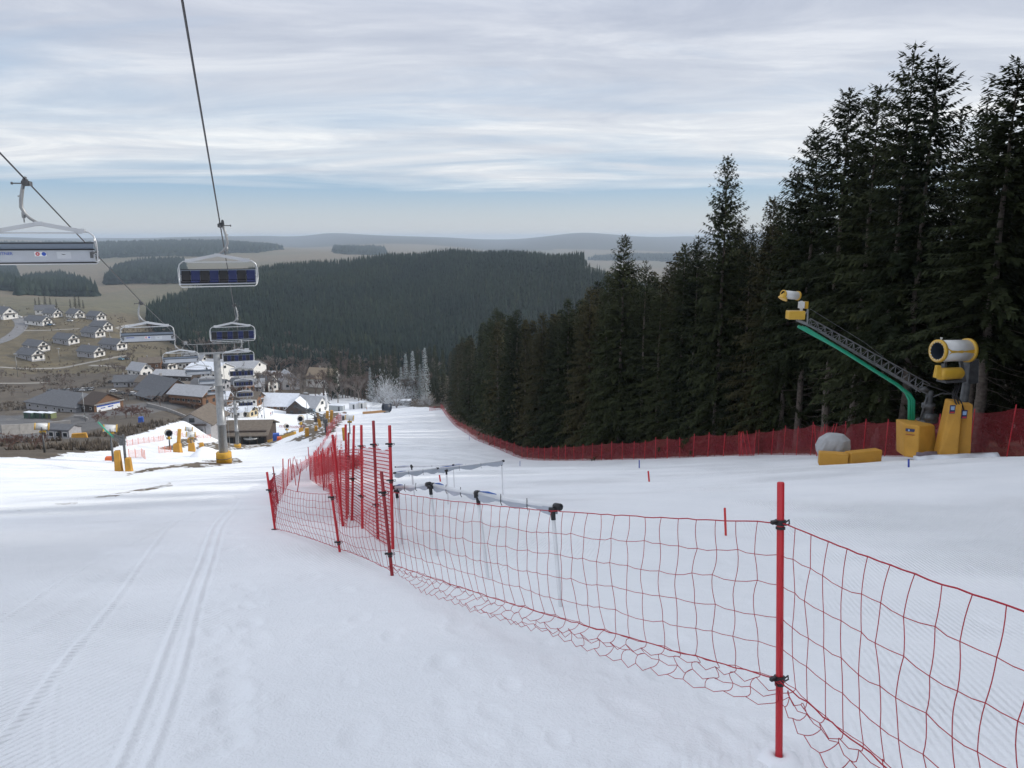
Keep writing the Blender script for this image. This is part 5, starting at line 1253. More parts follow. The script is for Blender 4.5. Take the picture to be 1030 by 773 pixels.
def container(px, d, w, h, dp, m, lab, yaw=0, name='container'):
    p = at(px, d); e = empty(name, p, yaw, lab, 'container')
    b = MB(); b.box((0, 0, h/2), (w, dp, h)); n_ = int(w/.5)
    for k in range(n_): b.box((-w/2+(k+.5)*w/n_, -dp/2-.04, h/2), (w/n_*.5, .08, h*.88))
    b.obj('body', m, e); q = MB(); q.box((0, 0, h+.06), (w+.15, dp+.15, .14)); q.obj('lid', M_ROOFS, e)
    q = MB(); q.box((w*.22, -dp/2-.1, h*.45), (.9, .06, h*.8)); q.obj('door', M_STEELD, e); return e
M_GRN = mat('green_container', (.06, .11, .08), .6)
container(31, 300, 4.2, 2.4, 2.4, M_GRN, 'dark green waste container outermost in the row before the slate hall', R(-20))
container(42, 300, 3.8, 2.3, 2.4, M_GRN, 'green waste container in the middle of the row before the slate hall', R(-20))
container(51, 300, 3.6, 2.2, 2.4, mat('olive_container', (.16, .19, .08), .6), 'olive waste container nearest the white wall of the hall', R(-20))
container(339, 385, 7.5, 3.0, 2.6, mat('grey_container', (.42, .45, .46), .6), 'long grey container beside the white flag mast', R(-12))
container(356, 390, 3.8, 3.0, 3, M_WHITE, 'white booth, closer to the flag mast of the two white booths', R(-20))
container(364, 392, 4.0, 3.2, 3, M_WALLW, 'white booth nearest the frosted tree', R(-20))
container(404, 405, 10, 2.6, 5, mat('stone_shed', (.16, .15, .14), .9, var=.3), 'low stone shed with snowy roof under the frosted bush', R(6), 'stone_shed')
container(345, 300, 3.0, 2.3, 2.2, M_WHITE, 'white cabin behind the yellow pads of the earth ramp', R(-10))
container(321, 330, 3.4, 2.4, 2.4, mat('dark_cabin', (.10, .10, .11), .6), 'dark cabin with snowy lid below the restaurant wing', R(-10))
# retaining walls and barriers
def wall_run(pix, h, t, m, lab, name, cat, ds=None):
    P_ = [at(px, d) for px, d in pix]; b = MB()
    for a, c in zip(P_, P_[1:]):
        n_ = max(1, int((c-a).length/6))
        for k in range(n_):
            u, v = a.lerp(c, k/n_), a.lerp(c, (k+1)/n_); u.z = G(u.x, u.y); v.z = G(v.x, v.y); off = (v-u).normalized().cross(Vector((0, 0, 1)))*t/2; dn = Vector((0, 0, 2)); up = Vector((0, 0, h))
            b.add([u-off-dn, v-off-dn, v+off-dn, u+off-dn, u-off+up, v-off+up, v+off+up, u+off+up], [(3, 2, 1, 0), (4, 5, 6, 7), (0, 1, 5, 4), (1, 2, 6, 5), (2, 3, 7, 6), (3, 0, 4, 7)])
    return tag(b.obj(name, m), lab, cat)
wall_run([(2, 232), (20, 236), (42, 242), (72, 246)], 3.2, .6, M_CONC, 'pale concrete retaining wall below the asphalt yard', 'retaining_wall', 'wall')
wall_run([(75, 300), (84, 296), (89, 286)], .8, .4, M_CONC, 'low light kerb wall under the tall yard lamp', 'low_wall', 'wall')
wall_run([(365, 345), (375, 340), (388, 338)], 1.1, .3, mat('orange_boards', (.50, .28, .12), .8), 'low orange wooden board wall at the top edge of the piste', 'board_wall', 'wall')
wall_run([(270, 262), (278, 250), (287, 240), (297, 232)], .9, .6, M_YEL, 'long yellow padded beam beside the station exit', 'padded_beam', 'beam')
wall_run([(148, 335), (175, 320), (190, 315), (210, 300)], 1.3, .5, M_CONC, 'stone terrace wall along the snow strip by the station', 'terrace_wall', 'wall')
# roads: ribbons laid on the ground
def ribbon(name, pix, w, m, lab, lift=.12):
    P_ = [hit(*p) for p in pix]; pts = []
    for i in range(len(P_)-1):
        p0, p1, p2, p3 = P_[max(i-1, 0)], P_[i], P_[i+1], P_[min(i+2, len(P_)-1)]; n_ = max(4, int((p2-p1).length/3))
        for k in range(n_):
            t = k/n_; pts.append(.5*((2*p1)+(-p0+p2)*t+(2*p0-5*p1+4*p2-p3)*t*t+(-p0+3*p1-3*p2+p3)*t**3))
    pts.append(P_[-1]); b = MB(); vs = []
    for i, p in enumerate(pts):
        t = (pts[min(i+1, len(pts)-1)]-pts[max(i-1, 0)]); n = Vector((t.y, -t.x, 0)).normalized()
        for s in (-1, -.5, 0, .5, 1):
            q = p+n*s*w/2; vs.append((q.x, q.y, G(q.x, q.y)+lift))
    b.add(vs, [(5*i+j, 5*i+j+1, 5*i+j+6, 5*i+j+5) for i in range(len(pts)-1) for j in range(4)])
    me = b.mesh(name, m, True)
    if me.polygons[0].normal.z < 0: me.flip_normals()
    return tag(link(name, me), lab, kind='structure')
M_ASPH = mat('asphalt', (.17, .17, .175), .85, var=.12, vscale=.3); M_PATH = mat('gravel_path', (.26, .245, .22), .9, var=.12, vscale=.3)
ribbon('road', [(-30, 352), (5, 342), (20, 331), (20, 323), (8, 316), (-20, 308)], 9, M_ASPH, 'grey asphalt road bending round the hill at the picture edge')
ribbon('path', [(-20, 369), (20, 371), (50, 371), (80, 367), (105, 362), (128, 358)], 4.2, M_PATH, 'pale gravel path running below the cottages')
ribbon('path', [(90, 368), (115, 369), (150, 372)], 3.2, M_PATH, 'pale branch path toward the chalets')
ribbon('path', [(-20, 387), (20, 386), (48, 385)], 4, M_PATH, 'pale lane leading to the row of dark parked cars')
ribbon('path', [(22, 333), (50, 332.5), (80, 331)], 3, M_PATH, 'narrow access path between the cottage rows')
ribbon('path', [(118, 331), (135, 327), (160, 325)], 4, M_PATH, 'pale lane at the foot of the bare thicket')
# ------------------------------------------------------------------ cars
def make_car(paint, van=False):
    e = empty('parked_car', (0, 0, 0)); H = 1.0 if not van else 1.35
    b = MB(); b.prismx([(-2.2, .35), (-2.25, .75), (-1.9, .92), (-1.0, .98), (1.6, 1.0), (2.15, .9), (2.25, .6), (2.2, .3)], -.88, .88); b.obj('body', paint, e, bevel=.06)
    c = MB(); r0, r1, z1 = ((-1.15, 1.7, 1.45) if not van else (-1.6, 2.1, 1.95))
    c.add([(-.82, r0, .95), (.82, r0, .95), (.82, r1, .98), (-.82, r1, .98), (-.66, r0+.65, z1), (.66, r0+.65, z1), (.66, r1-.4, z1), (-.66, r1-.4, z1)], [(3, 2, 1, 0), (0, 1, 5, 4), (1, 2, 6, 5), (2, 3, 7, 6), (3, 0, 4, 7)]); c.obj('window', M_GLASS, e)
    c = MB(); c.box((0, (r0+r1)/2+.12, z1+.02), (1.36, r1-r0-.95, .07)); c.obj('roof', paint, e, bevel=.02)
    for y in (-1.4, 1.4):
        for s in (-1, 1):
            w = MB(); w.lathe([(0, -.1), (.33, -.1), (.33, .1), (0, .1)], 12, (s*.82, y, .33), 'x'); w.obj('wheel', M_BLACK, e)
    for s in (-1, 1): w = MB(); w.box((s*.62, -2.24, .66), (.35, .06, .14)); w.obj('headlight', M_WHITE, e)
    return remember(e)
PC = {'black': (.02, .02, .022), 'grey': (.16, .17, .18), 'white': (.75, .76, .77), 'blue': (.05, .15, .30), 'silver': (.42, .43, .45), 'teal': (.08, .22, .30), 'red': (.30, .03, .03)}
protos = {}
def car(px, d, colr_, yaw, lab, van=False, z=0):
    key = (colr_, van)
    if key not in protos: o = make_car(mat('paint_'+colr_, PC[colr_], .25), van); protos[key] = o; o.location = (0, 0, 0)
    else: o = dup(protos[key])
    p = at(px, d); o.location = (p.x, p.y, p.z+.08); o.rotation_euler = (0, 0, yaw); tag(o, lab, 'van' if van else 'car', 'parked cars in the village')
    if van: o.name = 'parked_van'
    return o
ordn = ('first', 'second', 'third', 'fourth', 'fifth', 'sixth', 'seventh', 'eighth', 'ninth', 'tenth')
for i in range(10): car(50+i*4.7, 392+i*.5, ('black', 'black', 'grey', 'black', 'grey', 'black', 'black', 'white', 'black', 'grey')[i], R(8), f'{ordn[i]} car from the lane end in the dark row behind the slate hall')
for i, (px, d, c) in enumerate(((41, 600, 'silver'), (45, 600, 'grey'), (49, 601, 'blue'), (52.5, 602, 'silver'))): car(px, d, c, R(70), f'{ordn[i]} car from the road in the short row before the long cottage')
car(70.5, 618, 'white', R(80), 'white van parked near the top row gable', True); car(20, 632, 'white', R(70), 'white car at the road bend under the big gable'); car(26, 630, 'silver', R(60), 'silver car next to the white one at the road bend')
car(10, 255, 'teal', R(80), 'teal car alone on the asphalt yard at the picture edge')
for i, (px, d, c, a, l) in enumerate(((115, 385, 'white', 70, 'white car behind the brown annex'), (121, 378, 'grey', 80, 'grey car just below the white one behind the annex'), (128, 372, 'black', 75, 'black car by the pale shed roof'), (134, 374, 'white', 85, 'white car at the end of the lot before the chalet'), (113, 420, 'black', 80, 'black car alone on the upper lane'), (133, 418, 'white', 75, 'white car on the upper lane'), (141, 420, 'silver', 75, 'silver car on the upper lane'), (122, 495, 'teal', 60, 'dark teal car by the shrubs under the cottages'), (128, 498, 'black', 60, 'black car by the shrubs under the cottages'), (226, 400, 'silver', 85, 'silver car right beside the lift mast above the chalet'), (219, 398, 'black', 80, 'black car on the hotel lot left of the mast'), (204, 396, 'red', 75, 'red car on the hotel lot'), (244, 405, 'grey', 80, 'grey car on the hotel lot right of the mast'), (252, 408, 'white', 80, 'white car on the hotel lot right of the mast'), (60, 240, 'silver', 85, 'silver car behind the first snow gun by the retaining wall'), (67, 242, 'grey', 80, 'grey car next to the silver one by the retaining wall'))): car(px, d, c, R(a), l)
# ------------------------------------------------------------------ lamps, poles
def lamp(px, d, h, lab, name='street_lamp'):
    p = at(px, d); e = empty(name, p, 0, lab, 'street lamp'); b = MB(); b.tube([(0, 0, -.5), (0, 0, h)], [.16, .09], 8); b.obj('pole', M_STEEL, e, True)
    b = MB(); b.box((0, 0, h+.15), (2.0, .5, .3)); b.box((0, 0, h+.38), (.9, .4, .2)); b.obj('lamp_head', M_ALU, e)
lamp(86, 282, 11.5, 'tall twin headed floodlight pole in front of the slate hall'); lamp(266, 345, 9, 'thin lamp pole at the snowy yard left of the restaurant'); lamp(309, 352, 12, 'thin grey lamp pole in front of the restaurant wing')
lamp(18, 440, 13, 'thin pole in the brown scrub below the long path'); lamp(111, 545, 9, 'pale pole before the bare thicket'); lamp(60, 500, 8, 'lamp pole between the front cottages')
p = at(328, 360); e = empty('flag_mast', p, 0, 'white furled flag on a mast beside the grey container', 'flag mast'); b = MB(); b.tube([(0, 0, 0), (0, 0, 13)], [.12, .05], 6); b.obj('pole', M_WHITE, e); b = MB(); b.tube([(.1, 0, 12), (.35, 0, 9), (.5, 0, 5.5), (.5, 0, 4)], [.1, .3, .55, .2], 7); b.obj('flag', M_WHITE, e, True)
# ------------------------------------------------------------------ snow guns and pads of the base area
YR = PI
fan_gun_on_mast('white fan cannon on a bare mast at the lower snow edge', at(45, 112), 3.9, R(209), 1.75, .50)
g = fan_gun_on_mast('fan cannon beside the tall amber pads standing on the snow rim', at(114, 98)+Vector((0, 0, -1.0)), 5.4, R(207), 1.5, .45)
pb = at(124, 83); e = empty('snow_lance_arm', pb, 0, 'low lance arm on two tall amber pads at the snow rim', 'snow gun arm')
for dx, w_, h_ in ((-.45, .75, 2.3), (.65, .7, 1.5)):
    q = MB(); q.box((dx, 0, h_/2-.2), (w_, .8, h_+.4), rz=.2, taper=.72); q.obj('crash_pad', M_PAD, e, bevel=.06)
q = MB(); q.tube([(.25, .2, 0), (.25, .2, 4.0)], .14, 8); q.box((.1, .2, 3.2), (.5, .4, .7)); q.obj('pivot_mast', M_STEELD, e)
lattice_arm(e, (.2, .2, 3.1), (-2.3, 3.0, 3.0), .7, 6, m=M_STEELD)
q = MB(); q.tube([(-2.3, 3, 3.0), (-3.5, 4, 3.4), (-6, 7, 3.7)], .10, 6); q.obj('green_hose', M_GREEN, e)
fan_gun_on_mast('fan cannon with dark muzzle between the orange nets on the lower snow', at(171, 150), 3.2, R(-60), 1.7, .62, full=False, rm=M_GDARK)
q = MB(); q.box((0, 0, .7), (1.3, 1.2, 1.9), taper=.8); q.tube([(.1, .3, 1.5), (.5, .3, 4.2)], .35, 8); tag(q.obj('padded_hydrant', [M_PAD], None, loc=at(179, 138)), 'padded hydrant with leaning pipe next to the dark muzzled cannon', 'hydrant')
fan_gun_on_mast('small fan cannon before the station end, upper of two', at(191, 190), 3.6, R(200), 1.7, .55, pad=(1.2, 1.2))
fan_gun_on_mast('small fan cannon on the rim left of the snow pile, lower of two', at(193, 148), 3.4, R(205), 1.6, .5, pad=(1.3, 1.7))
fan_gun_on_mast('round black fan cannon in front of the restaurant facing uphill', at(303, 240), 4.2, R(-78), 1.9, .95, pad=(1.5, 1.2), rm=M_GWHITE)
fan_gun_on_mast('smaller black mouthed fan cannon left of the round one', at(289, 250), 3.6, R(-62), 1.5, .7, pad=(1.4, 1.0), rm=M_GWHITE)
fan_gun_on_mast('fan cannon hanging over the earth ramp above the red net', at(352, 178), 3.8, R(188), 1.9, .6, lean=(0, 0))
fan_gun_on_mast('large black fan cannon at the top edge beside the stone shed', at(389, 330), 2.3, R(-150), 3.2, 1.6, bm=M_GDARK)
e = empty('snow_lance_arm', at(328, 195), 0, 'dark lattice lance reaching from behind the tall red net toward the cannons', 'snow gun arm')
q = MB(); q.tube([(0, 0, -.3), (0, 0, 3.2)], .35, 8); q.box((0, 0, 3.0), (1.0, .8, 1.0)); q.obj('pivot_mast', M_STEELD, e); lattice_arm(e, (0, 0, 3.2), (-9.5, 9, 4.6), 1.2, 9, m=M_STEELD, rr_=.09)
def pad(px, d, w, h, m, lab, lean=0, name='crash_pad', cat='crash pad', dp=None):
    p = at(px, d); b = MB(); b.box((0, 0, h/2-.3), (w, dp or w, h+.6), taper=.82); o = b.obj(name, m, None, bevel=.08, loc=p); o.rotation_euler = (0, R(lean), .3); tag(o, lab, cat); return o
pad(322, 222, .9, 4.2, M_PAD, 'tall slanting yellow pad, lowest of the three on the earth ramp', -8); pad(329, 238, 1.0, 3.8, M_PAD, 'tall yellow pad, middle one on the earth ramp', 4); pad(333, 243, 1.0, 3.9, M_PAD, 'tall yellow pad, topmost on the earth ramp', 5)
pad(309, 200, 1.1, 2.2, M_PAD, 'short yellow pad at the lower foot of the dark lattice lance'); pad(318, 210, .9, 1.4, M_PAD, 'low yellow pad beside the slanting one'); pad(347, 150, .8, 2.6, M_PAD, 'narrow amber pad rising behind the pole thicket', -4)
pad(278, 235, 2.2, 2.2, mat('blue_cover', (.03, .10, .42), .6), 'bright blue covered box on a stand near the station exit', 0, 'blue_covered_box', 'covered box'); pad(281, 225, 1.5, 1.0, mat('orange_pad', (.60, .12, .03), .6), 'orange pad on the snow under the blue covered box')
pad(112, 100, 1.6, .55, mat('orange_pad', (.60, .12, .03), .6), 'round orange pad on the snow below the second fan cannon', dp=1.0); pad(142, 240, 1.6, 1.7, mat('blue_cover', (.03, .10, .42), .6), 'small blue covered box on the brown bank above the snow strip', name='blue_covered_box', cat='covered box')
pad(203, 165, 1.0, 1.5, M_PAD, 'small amber pad behind the snow pile'); pad(80, 180, 3.6, 1.1, M_PAD, 'wedge shaped yellow pad behind the brown bank', dp=1.0)
house('small grey shed with pale columns behind the snow rim', at(62, 185), R(-10), 7.5, 4, 2.4, .8, M_ROOF, M_WALLG, cat='shed', name='small_shed', wins=4, gwins=False, balcony=False, chimney=False, over=.3)
# snow pile
b = MB(); p = at(206, 122); nn = 22; vs = []; rs = random.Random(8)
for i, (r_, h_) in enumerate(((3.2, -.6), (2.6, .15), (1.9, .75), (1.1, 1.35), (.45, 1.65), (0, 1.7))):
    for k in range(nn): a = 2*PI*k/nn; w = 1+.12*math.sin(3*a+1)+rs.uniform(-.04, .04); vs.append((r_*w*math.cos(a), r_*w*math.sin(a), h_))
b.add(vs, [(i*nn+k, i*nn+(k+1) % nn, (i+1)*nn+(k+1) % nn, (i+1)*nn+k) for i in range(5) for k in range(nn)])
tag(b.obj('snow_pile', mat('pile_snow', (.86, .88, .91), .8, bump=.3, bscale=3), None, True, loc=p), 'cone of machine made snow beside the foot of the tall pylon', 'snow pile')
# ------------------------------------------------------------------ bare and frosted trees
def bare_meshes(seed, H, m, spread=.42, tww=.07, dens=1.7):
    rs = random.Random(seed); lim = MB(); Q = []
    def grow(p, d, l, r, lev):
        q = p+d*l; mid = p.lerp(q, .5)+Vector((rs.uniform(-.04, .04), rs.uniform(-.04, .04), 0))*l
        lim.tube([p, mid, q], [r, r*.85, r*.65], 5 if lev < 2 else 3, False)
        if lev >= 3:
            for _ in range(int(9*dens)):
                s = p.lerp(q, rs.uniform(.1, 1)); dd = (d+Vector((rs.uniform(-1, 1), rs.uniform(-1, 1), rs.uniform(-.5, .9)))).normalized()*l*rs.uniform(.35, .9)
                sd = dd.cross(Vector((rs.uniform(-1, 1), rs.uniform(-1, 1), rs.uniform(-1, 1)))).normalized()*tww
                Q.append([s-sd, s+dd*.5+sd*.4, s+dd, s+sd])
            return
        for _ in range(rs.choice((3, 4))):
            a = rs.uniform(0, 6.28); n = d.orthogonal().normalized(); n = Matrix.Rotation(a, 3, d) @ n
            grow(p.lerp(q, rs.uniform(.55, 1)), (d+n*rs.uniform(.5, 1.0)*(spread+.35)+Vector((0, 0, .12))).normalized(), l*rs.uniform(.6, .78), r*.55, lev+1)
    grow(Vector((0, 0, -.3)), Vector((rs.uniform(-.05, .05), 0, 1)).normalized(), H*.34, H*.018, 0)
    V = np.array([tuple(v) for q in Q for v in q]); s_ = H/max(V[:, 2].max(), 1); V *= s_
    for i, v in enumerate(lim.v): lim.v[i] = tuple(c*s_ for c in v)
    return lim.mesh('trunk', m, True), np_mesh('crown', V, np.arange(len(V)).reshape(-1, 4), 4, m)
M_TWIGR = mat('russet_bare_twigs', (.13, .09, .072), .9, var=.3, vscale=1)
BT = [bare_meshes(k, 14, (M_TWIG, M_TWIGP, M_TWIGR)[k % 3]) for k in range(6)]
M_REDT = mat('reddish_twigs', (.15, .085, .07), .9, var=.2, vscale=1)
BR = [bare_meshes(20+k, 5, M_REDT, .8, .05) for k in range(2)]
def frost_bush(seed, H, Rr, n):
    rs = np.random.RandomState(seed); m = mat('frosted_twigs', (.70, .73, .76), .8, var=.2, vscale=1); a = rs.uniform(0, 6.28, n); e = np.arcsin(rs.uniform(-.1, 1, n)); q = rs.uniform(.15, 1, n)**.5*(1+.3*np.sin(3*a+4*e))
    p = np.stack([np.cos(a)*np.cos(e)*Rr*q, np.sin(a)*np.cos(e)*Rr*q, H*.12+H*.8*np.sin(e)*q], 1)
    d = p-np.array([0, 0, H*.1]); d /= np.linalg.norm(d, axis=1)[:, None]; d = d+rs.normal(0, .35, (n, 3)); l = rs.uniform(.5, 1.3, n)[:, None]; s = np.cross(d, rs.normal(0, 1, (n, 3))); s = s/np.linalg.norm(s, axis=1)[:, None]*.13
    V = np.stack([p-s, p+d*l*.5+s, p+d*l, p-s*.2], 1).reshape(-1, 3); b = MB()
    for k in range(9):
        t = k*2.4; b.tube([(0, 0, -.3), (math.cos(t)*Rr*.25, math.sin(t)*Rr*.25, H*.35), (math.cos(t)*Rr*.6, math.sin(t)*Rr*.6, H*(.5+.04*k))], [.14, .08, .03], 5, False)
    return b.mesh('trunk', M_TWIGP, True), np_mesh('crown', V, np.arange(len(V)).reshape(-1, 4), 4, m)
BF = frost_bush(3, 14, 8, 2600)
def bare_tree(px, d, h, lab, src, name='bare_tree', cat='bare tree', group='bare trees at the foot of the forested ridge', wide=1, H0=14):
    p = at(px, d); e = empty(name, p, random.Random(px*7+d).uniform(0, 6.28), lab, cat, group)
    s = h/H0
    for nm, me in zip(('trunk', 'crown'), src): o = link(nm, me, e); o.scale = (s*wide, s*wide, s)
    return e
rs = random.Random(12)
for i in range(170):
    px = rs.uniform(200, 440); d = rs.uniform(440, 585) if px > 262 else rs.uniform(520, 640)
    if px > 330: d = rs.uniform(420, 560)
    bare_tree(px, d, rs.uniform(9, 16), 'leafless grey brown tree in the thicket where the forested ridge meets the village', rs.choice(BT), wide=rs.uniform(.9, 1.3))
for i in range(40):
    px, d = rs.uniform(146, 300), rs.uniform(570, 660); bare_tree(px, d, rs.uniform(7, 13), 'leafless brown tree fringing the low valley flank of the forested ridge', rs.choice(BT), group='bare trees fringing the ridge flank', wide=1.3)
for i, (px, d) in enumerate(((296, 440), (305, 430), (318, 436), (331, 428), (340, 422), (350, 440), (275, 430), (262, 425), (283, 452))): bare_tree(px, d, rs.uniform(10, 14), 'bare brownish tree standing close behind the snowy restaurant roofs', BT[i % 6], group='bare trees behind the restaurant')
for i in range(26):
    px, d = rs.uniform(-5, 130), rs.uniform(395, 470); bare_tree(px, d, rs.uniform(3, 6), 'bare shrubby tree in the brown scrub below the long path', rs.choice(BT), group='shrubs in the scrub below the path', wide=1.5)
for i in range(16):
    px, d = rs.uniform(116, 150), rs.uniform(270, 318); bare_tree(px, d, rs.uniform(2.5, 4.5), 'reddish bare bush on the bank between annex and chalet', rs.choice(BR), 'bare_bush', 'bush', 'reddish bushes on the bank', 1.3, 5)
for i in range(12):
    px, d = rs.uniform(92, 116), rs.uniform(262, 300); bare_tree(px, d, rs.uniform(2, 3.2), 'reddish bare bush directly under the blue and white banner', rs.choice(BR), 'bare_bush', 'bush', 'reddish bushes under the banner', 1.3, 5)
for i in range(16):
    px, d = rs.uniform(-5, 45), rs.uniform(118, 160); bare_tree(px, d, rs.uniform(1.2, 2.6), 'dark bare bush along the lower snow edge below the retaining wall', rs.choice(BR), 'bare_bush', 'bush', 'bushes along the lower snow edge', 1.3, 5)
for i in range(14):
    px, d = rs.uniform(105, 215), rs.uniform(440, 500); bare_tree(px, d, rs.uniform(4, 8), 'bare tree among the gardens between cottages and hotel', rs.choice(BT), group='bare garden trees by the hotel', wide=1.2)
for i in range(46):
    px, d = rs.uniform(112, 262), rs.uniform(325, 430); bare_tree(px, d, rs.uniform(2.5, 6), 'small bare tree in the car parks and gardens round the timber chalet', rs.choice(BT), group='small bare trees round the chalet', wide=1.3)
for i in range(20):
    px, d = rs.uniform(0, 110), rs.uniform(345, 400); bare_tree(px, d, rs.uniform(1.5, 4), 'bare shrub along the lane with the dark row of cars', rs.choice(BT), group='shrubs along the lane', wide=1.5)
bare_tree(399, 385, 13, 'broad frost white tree bending over the stone shed', BF, 'frosted_tree', 'frosted tree', 'frost white trees', 1.15); bare_tree(386, 392, 17, 'tall frost white tree beside the white booths', BF, 'frosted_tree', 'frosted tree', 'frost white trees', .75)
bare_tree(428, 372, 6, 'small frosty bush at the corner of the wood', BF, 'frosted_tree', 'frosted tree', 'frost white trees', 1.)
fc = spruce_crown(41, 23, .05, 3.2, dens=9, tw=.5, wid=.26, m=foliage_mat('light_frost_needles', (.22, .26, .27), (.50, .54, .55))); KIND['frost'] = (KIND['far'][0], fc, 23)
for px, d, h, l in ((409, 430, 26, 'thin grey frosted spruce, lower of the twin spires before the dark ridge'), (416, 428, 27, 'thin grey frosted spruce, taller of the twin spires before the dark ridge'), (428, 420, 28, 'large frosted spruce nearest the red net corner'), (423, 410, 20, 'short frosted spruce in front of the large frosted one'), (404, 440, 18, 'short frosted spruce left of the twin spires'), (373, 432, 19, 'greyish lightly frosted spruce left of the tall white tree')):
    p = at(px, d); spruce('frost', p.x, p.y, h, 0, l, 'frosted spruces at the end of the piste', .95)
for i in range(34):
    px, d = rs.uniform(328, 446), rs.uniform(425, 545); p = at(px, d); spruce('far', p.x, p.y, rs.uniform(15, 25), i, 'dark spruce standing among bare and frosted trees at the valley foot', 'dark spruces at the valley foot', rs.uniform(.9, 1.2))
for i, (px, d, h) in enumerate(((352, 450, 21), (360, 455, 24), (366, 445, 22), (380, 460, 27), (392, 455, 25), (398, 470, 28), (438, 430, 29), (433, 450, 27), (344, 460, 18), (420, 470, 26), (412, 480, 24), (446, 400, 27), (440, 380, 24), (336, 520, 17), (310, 540, 15), (258, 560, 14), (241, 570, 16))):
    p = at(px, d); spruce('far', p.x, p.y, h, i, 'dark spruce standing among bare and frosted trees at the valley foot', 'dark spruces at the valley foot', .95)
for i, (px, d, h) in enumerate(((36, 690, 9), (40, 690, 10), (46, 692, 12), (51, 700, 9), (57, 700, 8), (71, 700, 8), (76, 700, 13), (80, 702, 11), (84, 700, 8))):
    p = at(px, d); spruce('far2', p.x, p.y, h, i, 'small dark spruce in the row behind the top cottages', 'small spruces behind the top cottages', 1.3)
for i, (px, d, h) in enumerate(((139, 470, 7), (144, 472, 8), (134, 475, 6), (163, 500, 9), (170, 505, 11), (178, 500, 9), (186, 510, 12), (193, 505, 9))):
    p = at(px, d); spruce('far2', p.x, p.y, h, i, 'small garden spruce on the slope behind the third grey chair', 'garden spruces', 1.3)
# low scrub covering the brown slopes
rs2 = np.random.RandomState(9); X = []; 
A = rs2.uniform(-5, 262, 15000); D = rs2.uniform(120, 690, 15000)
xx = (A-CX)/F*D; yy = D*CP
for _ in range(4): zz = GV(xx, yy); yy = (D+zz*SP)/CP
a_, b_, d_ = PJ(xx, yy, zz)
keep = ~poly_mask(a_, b_, SNOWP) & ~poly_mask(a_, b_, [(-40, 447), (-40, 416), (32, 412), (120, 398), (215, 395), (215, 420), (150, 425), (75, 443)]) & ~((d_ > 475) & (a_ < 120) & (rs2.rand(len(a_)) < .85)) & (vnoise(xx, yy, 14, 3)+vnoise(xx, yy, 40, 4) > -.12)
xx, yy, zz = xx[keep], yy[keep], zz[keep]; n = len(xx); m_ = 9
ang = rs2.uniform(0, 6.28, (n, m_)); hh = rs2.uniform(.3, 1.5, (n, m_))*(.6+.8*rs2.rand(n))[:, None]; ro = rs2.uniform(.1, .9, (n, m_))
bx = xx[:, None]+np.cos(ang)*ro*.4; by = yy[:, None]+np.sin(ang)*ro*.4; tx = xx[:, None]+np.cos(ang)*ro*1.3; ty = yy[:, None]+np.sin(ang)*ro*1.3
w = .16; z0 = zz[:, None]-.1
V = np.stack([np.stack([bx-w*np.sin(ang), by+w*np.cos(ang), z0+0*bx], 2), np.stack([bx+w*np.sin(ang), by-w*np.cos(ang), z0+0*bx], 2), np.stack([tx, ty, z0+hh], 2)], 2).reshape(-1, 3)
ob = link('scrub', np_mesh('scrub', V, np.arange(len(V)).reshape(-1, 3), 3, mat('scrub_stems', (.105, .085, .065), .9, var=.35, vscale=.08)))
tag(ob, 'brown winter scrub and dead grass covering the slopes of the valley', kind='stuff')
# forest floor litter: dead branches, pale grass tufts at the foot of the wood
rs2 = np.random.RandomState(19); n = 6000; yy = rs2.uniform(10, 290, n); xx = np.interp(yy, [p[1] for p in EDGE], [p[0] for p in EDGE])+.8+rs2.exponential(6, n); zz = GV(xx, yy)
m_ = 6; ang = rs2.uniform(0, 6.28, (n, m_)); l = rs2.uniform(.1, .5, (n, m_))
bx = xx[:, None]+0*ang; by = yy[:, None]+0*ang; w = .02
V = np.stack([np.stack([bx-w, by, zz[:, None]+0*bx-.03], 2), np.stack([bx+w, by, zz[:, None]+0*bx-.03], 2), np.stack([bx+np.cos(ang)*l, by+np.sin(ang)*l, zz[:, None]+l*.7], 2)], 2).reshape(-1, 3)
ob = link('forest_floor_grass', np_mesh('forest_floor_grass', V, np.arange(len(V)).reshape(-1, 3), 3, mat('dead_grass', (.22, .17, .11), .9, var=.3, vscale=.5))); tag(ob, 'dead pale grass and twigs on the floor of the wood', kind='stuff')
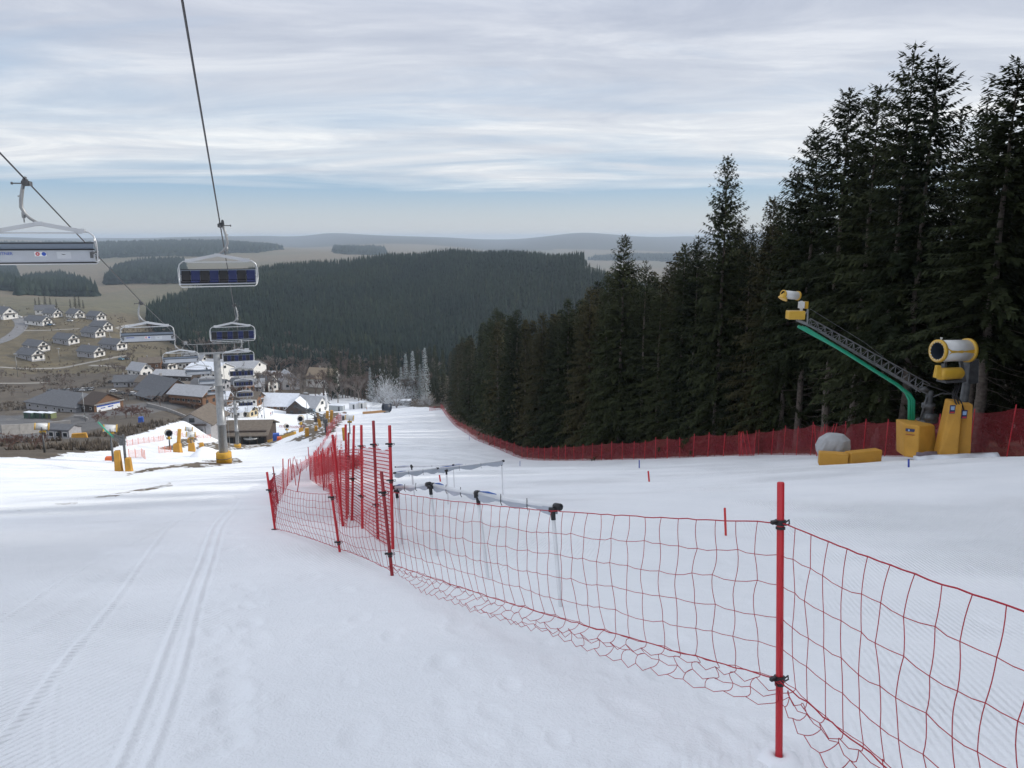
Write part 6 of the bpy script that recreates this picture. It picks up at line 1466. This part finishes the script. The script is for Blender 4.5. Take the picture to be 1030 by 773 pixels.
# ------------------------------------------------------------------ people by the restaurant
def make_person(coat, trouser):
    me = bpy.data.meshes.new('person')
    J = [(0, 0, .95), (0, 0, 1.15), (0, 0, 1.38), (0, 0, 1.50), (0, .02, 1.62), (0, .02, 1.74), (.19, 0, 1.40), (.28, .04, 1.15), (.26, .16, .93), (-.19, 0, 1.40), (-.28, 0, 1.15), (-.27, .1, .92), (.10, 0, .88), (.12, .05, .48), (.13, -.02, .06), (.13, .14, .03), (-.10, 0, .88), (-.12, -.02, .48), (-.15, -.08, .06), (-.15, .08, .03)]
    E = [(0, 1), (1, 2), (2, 3), (3, 4), (4, 5), (2, 6), (6, 7), (7, 8), (2, 9), (9, 10), (10, 11), (0, 12), (12, 13), (13, 14), (14, 15), (0, 16), (16, 17), (17, 18), (18, 19)]
    RR = [.16, .15, .17, .07, .105, .09, .085, .065, .045, .085, .065, .045, .11, .075, .05, .045, .11, .075, .05, .045]
    me.from_pydata(J, E, []); o = bpy.data.objects.new('person', me); COL.objects.link(o)
    md = o.modifiers.new('skin', 'SKIN'); sv = me.skin_vertices[0].data
    for i, r in enumerate(RR): sv[i].radius = (r, r*.85)
    sv[0].use_root = True
    o.modifiers.new('sub', 'SUBSURF').levels = 1
    m2 = bpy.data.meshes.new_from_object(o.evaluated_get(bpy.context.evaluated_depsgraph_get())); bpy.data.objects.remove(o)
    for m in (coat, trouser, mat('skin_tone', (.45, .28, .20), .6), M_BLACK): m2.materials.append(m)
    for p in m2.polygons:
        z = p.center.z; p.material_index = 3 if z < .1 else 1 if z < .92 else 0 if z < 1.52 else (3 if z > 1.69 or p.center.y < -.02 else 2)
    return m2
pm = [make_person(mat('red_jacket', (.45, .04, .05), .7), mat('black_trousers', (.02, .02, .025), .7)), make_person(mat('navy_jacket', (.03, .05, .15), .7), mat('black_trousers', (.02, .02, .025), .7)), make_person(mat('orange_jacket', (.60, .22, .08), .7), mat('white_trousers', (.6, .6, .6), .7))]
for px, d, k, rz, l in ((272.5, 360, 0, 2.5, 'person in red jacket standing on the snow by the restaurant, front one of the pair'), (274, 366, 1, 1.2, 'person in navy jacket standing close behind the red jacket'), (263.5, 345, 1, .4, 'person in dark clothes alone near the thin lamp pole'), (369, 372, 2, 2.0, 'person in orange jacket beside the white booths'), (60.5, 470, 1, 0, 'person in dark clothes walking on the long path below the cottages')):
    o = link('person', pm[k]); o.location = at(px, d); o.rotation_euler = (0, 0, rz); tag(o, l, 'person')
# ------------------------------------------------------------------ the air
hm = bpy.data.materials.new('haze_air'); hm.use_nodes = True; nt = hm.node_tree; nt.nodes.clear()
pv = nt.nodes.new('ShaderNodeVolumePrincipled'); pv.inputs['Color'].default_value = (.72, .85, 1.0, 1); pv.inputs['Density'].default_value = 1.15e-4; pv.inputs['Anisotropy'].default_value = .1
oo = nt.nodes.new('ShaderNodeOutputMaterial'); nt.links.new(pv.outputs[0], oo.inputs['Volume'])
zlo = float(gz.min())-1; ztop = 45.
hb = MB(); hb.box((0, 0, (zlo+ztop)/2), (33000, 33000, ztop-zlo)); 
haze = hb.obj('haze', hm); tag(haze, 'pale even haze filling the valley air', kind='stuff')
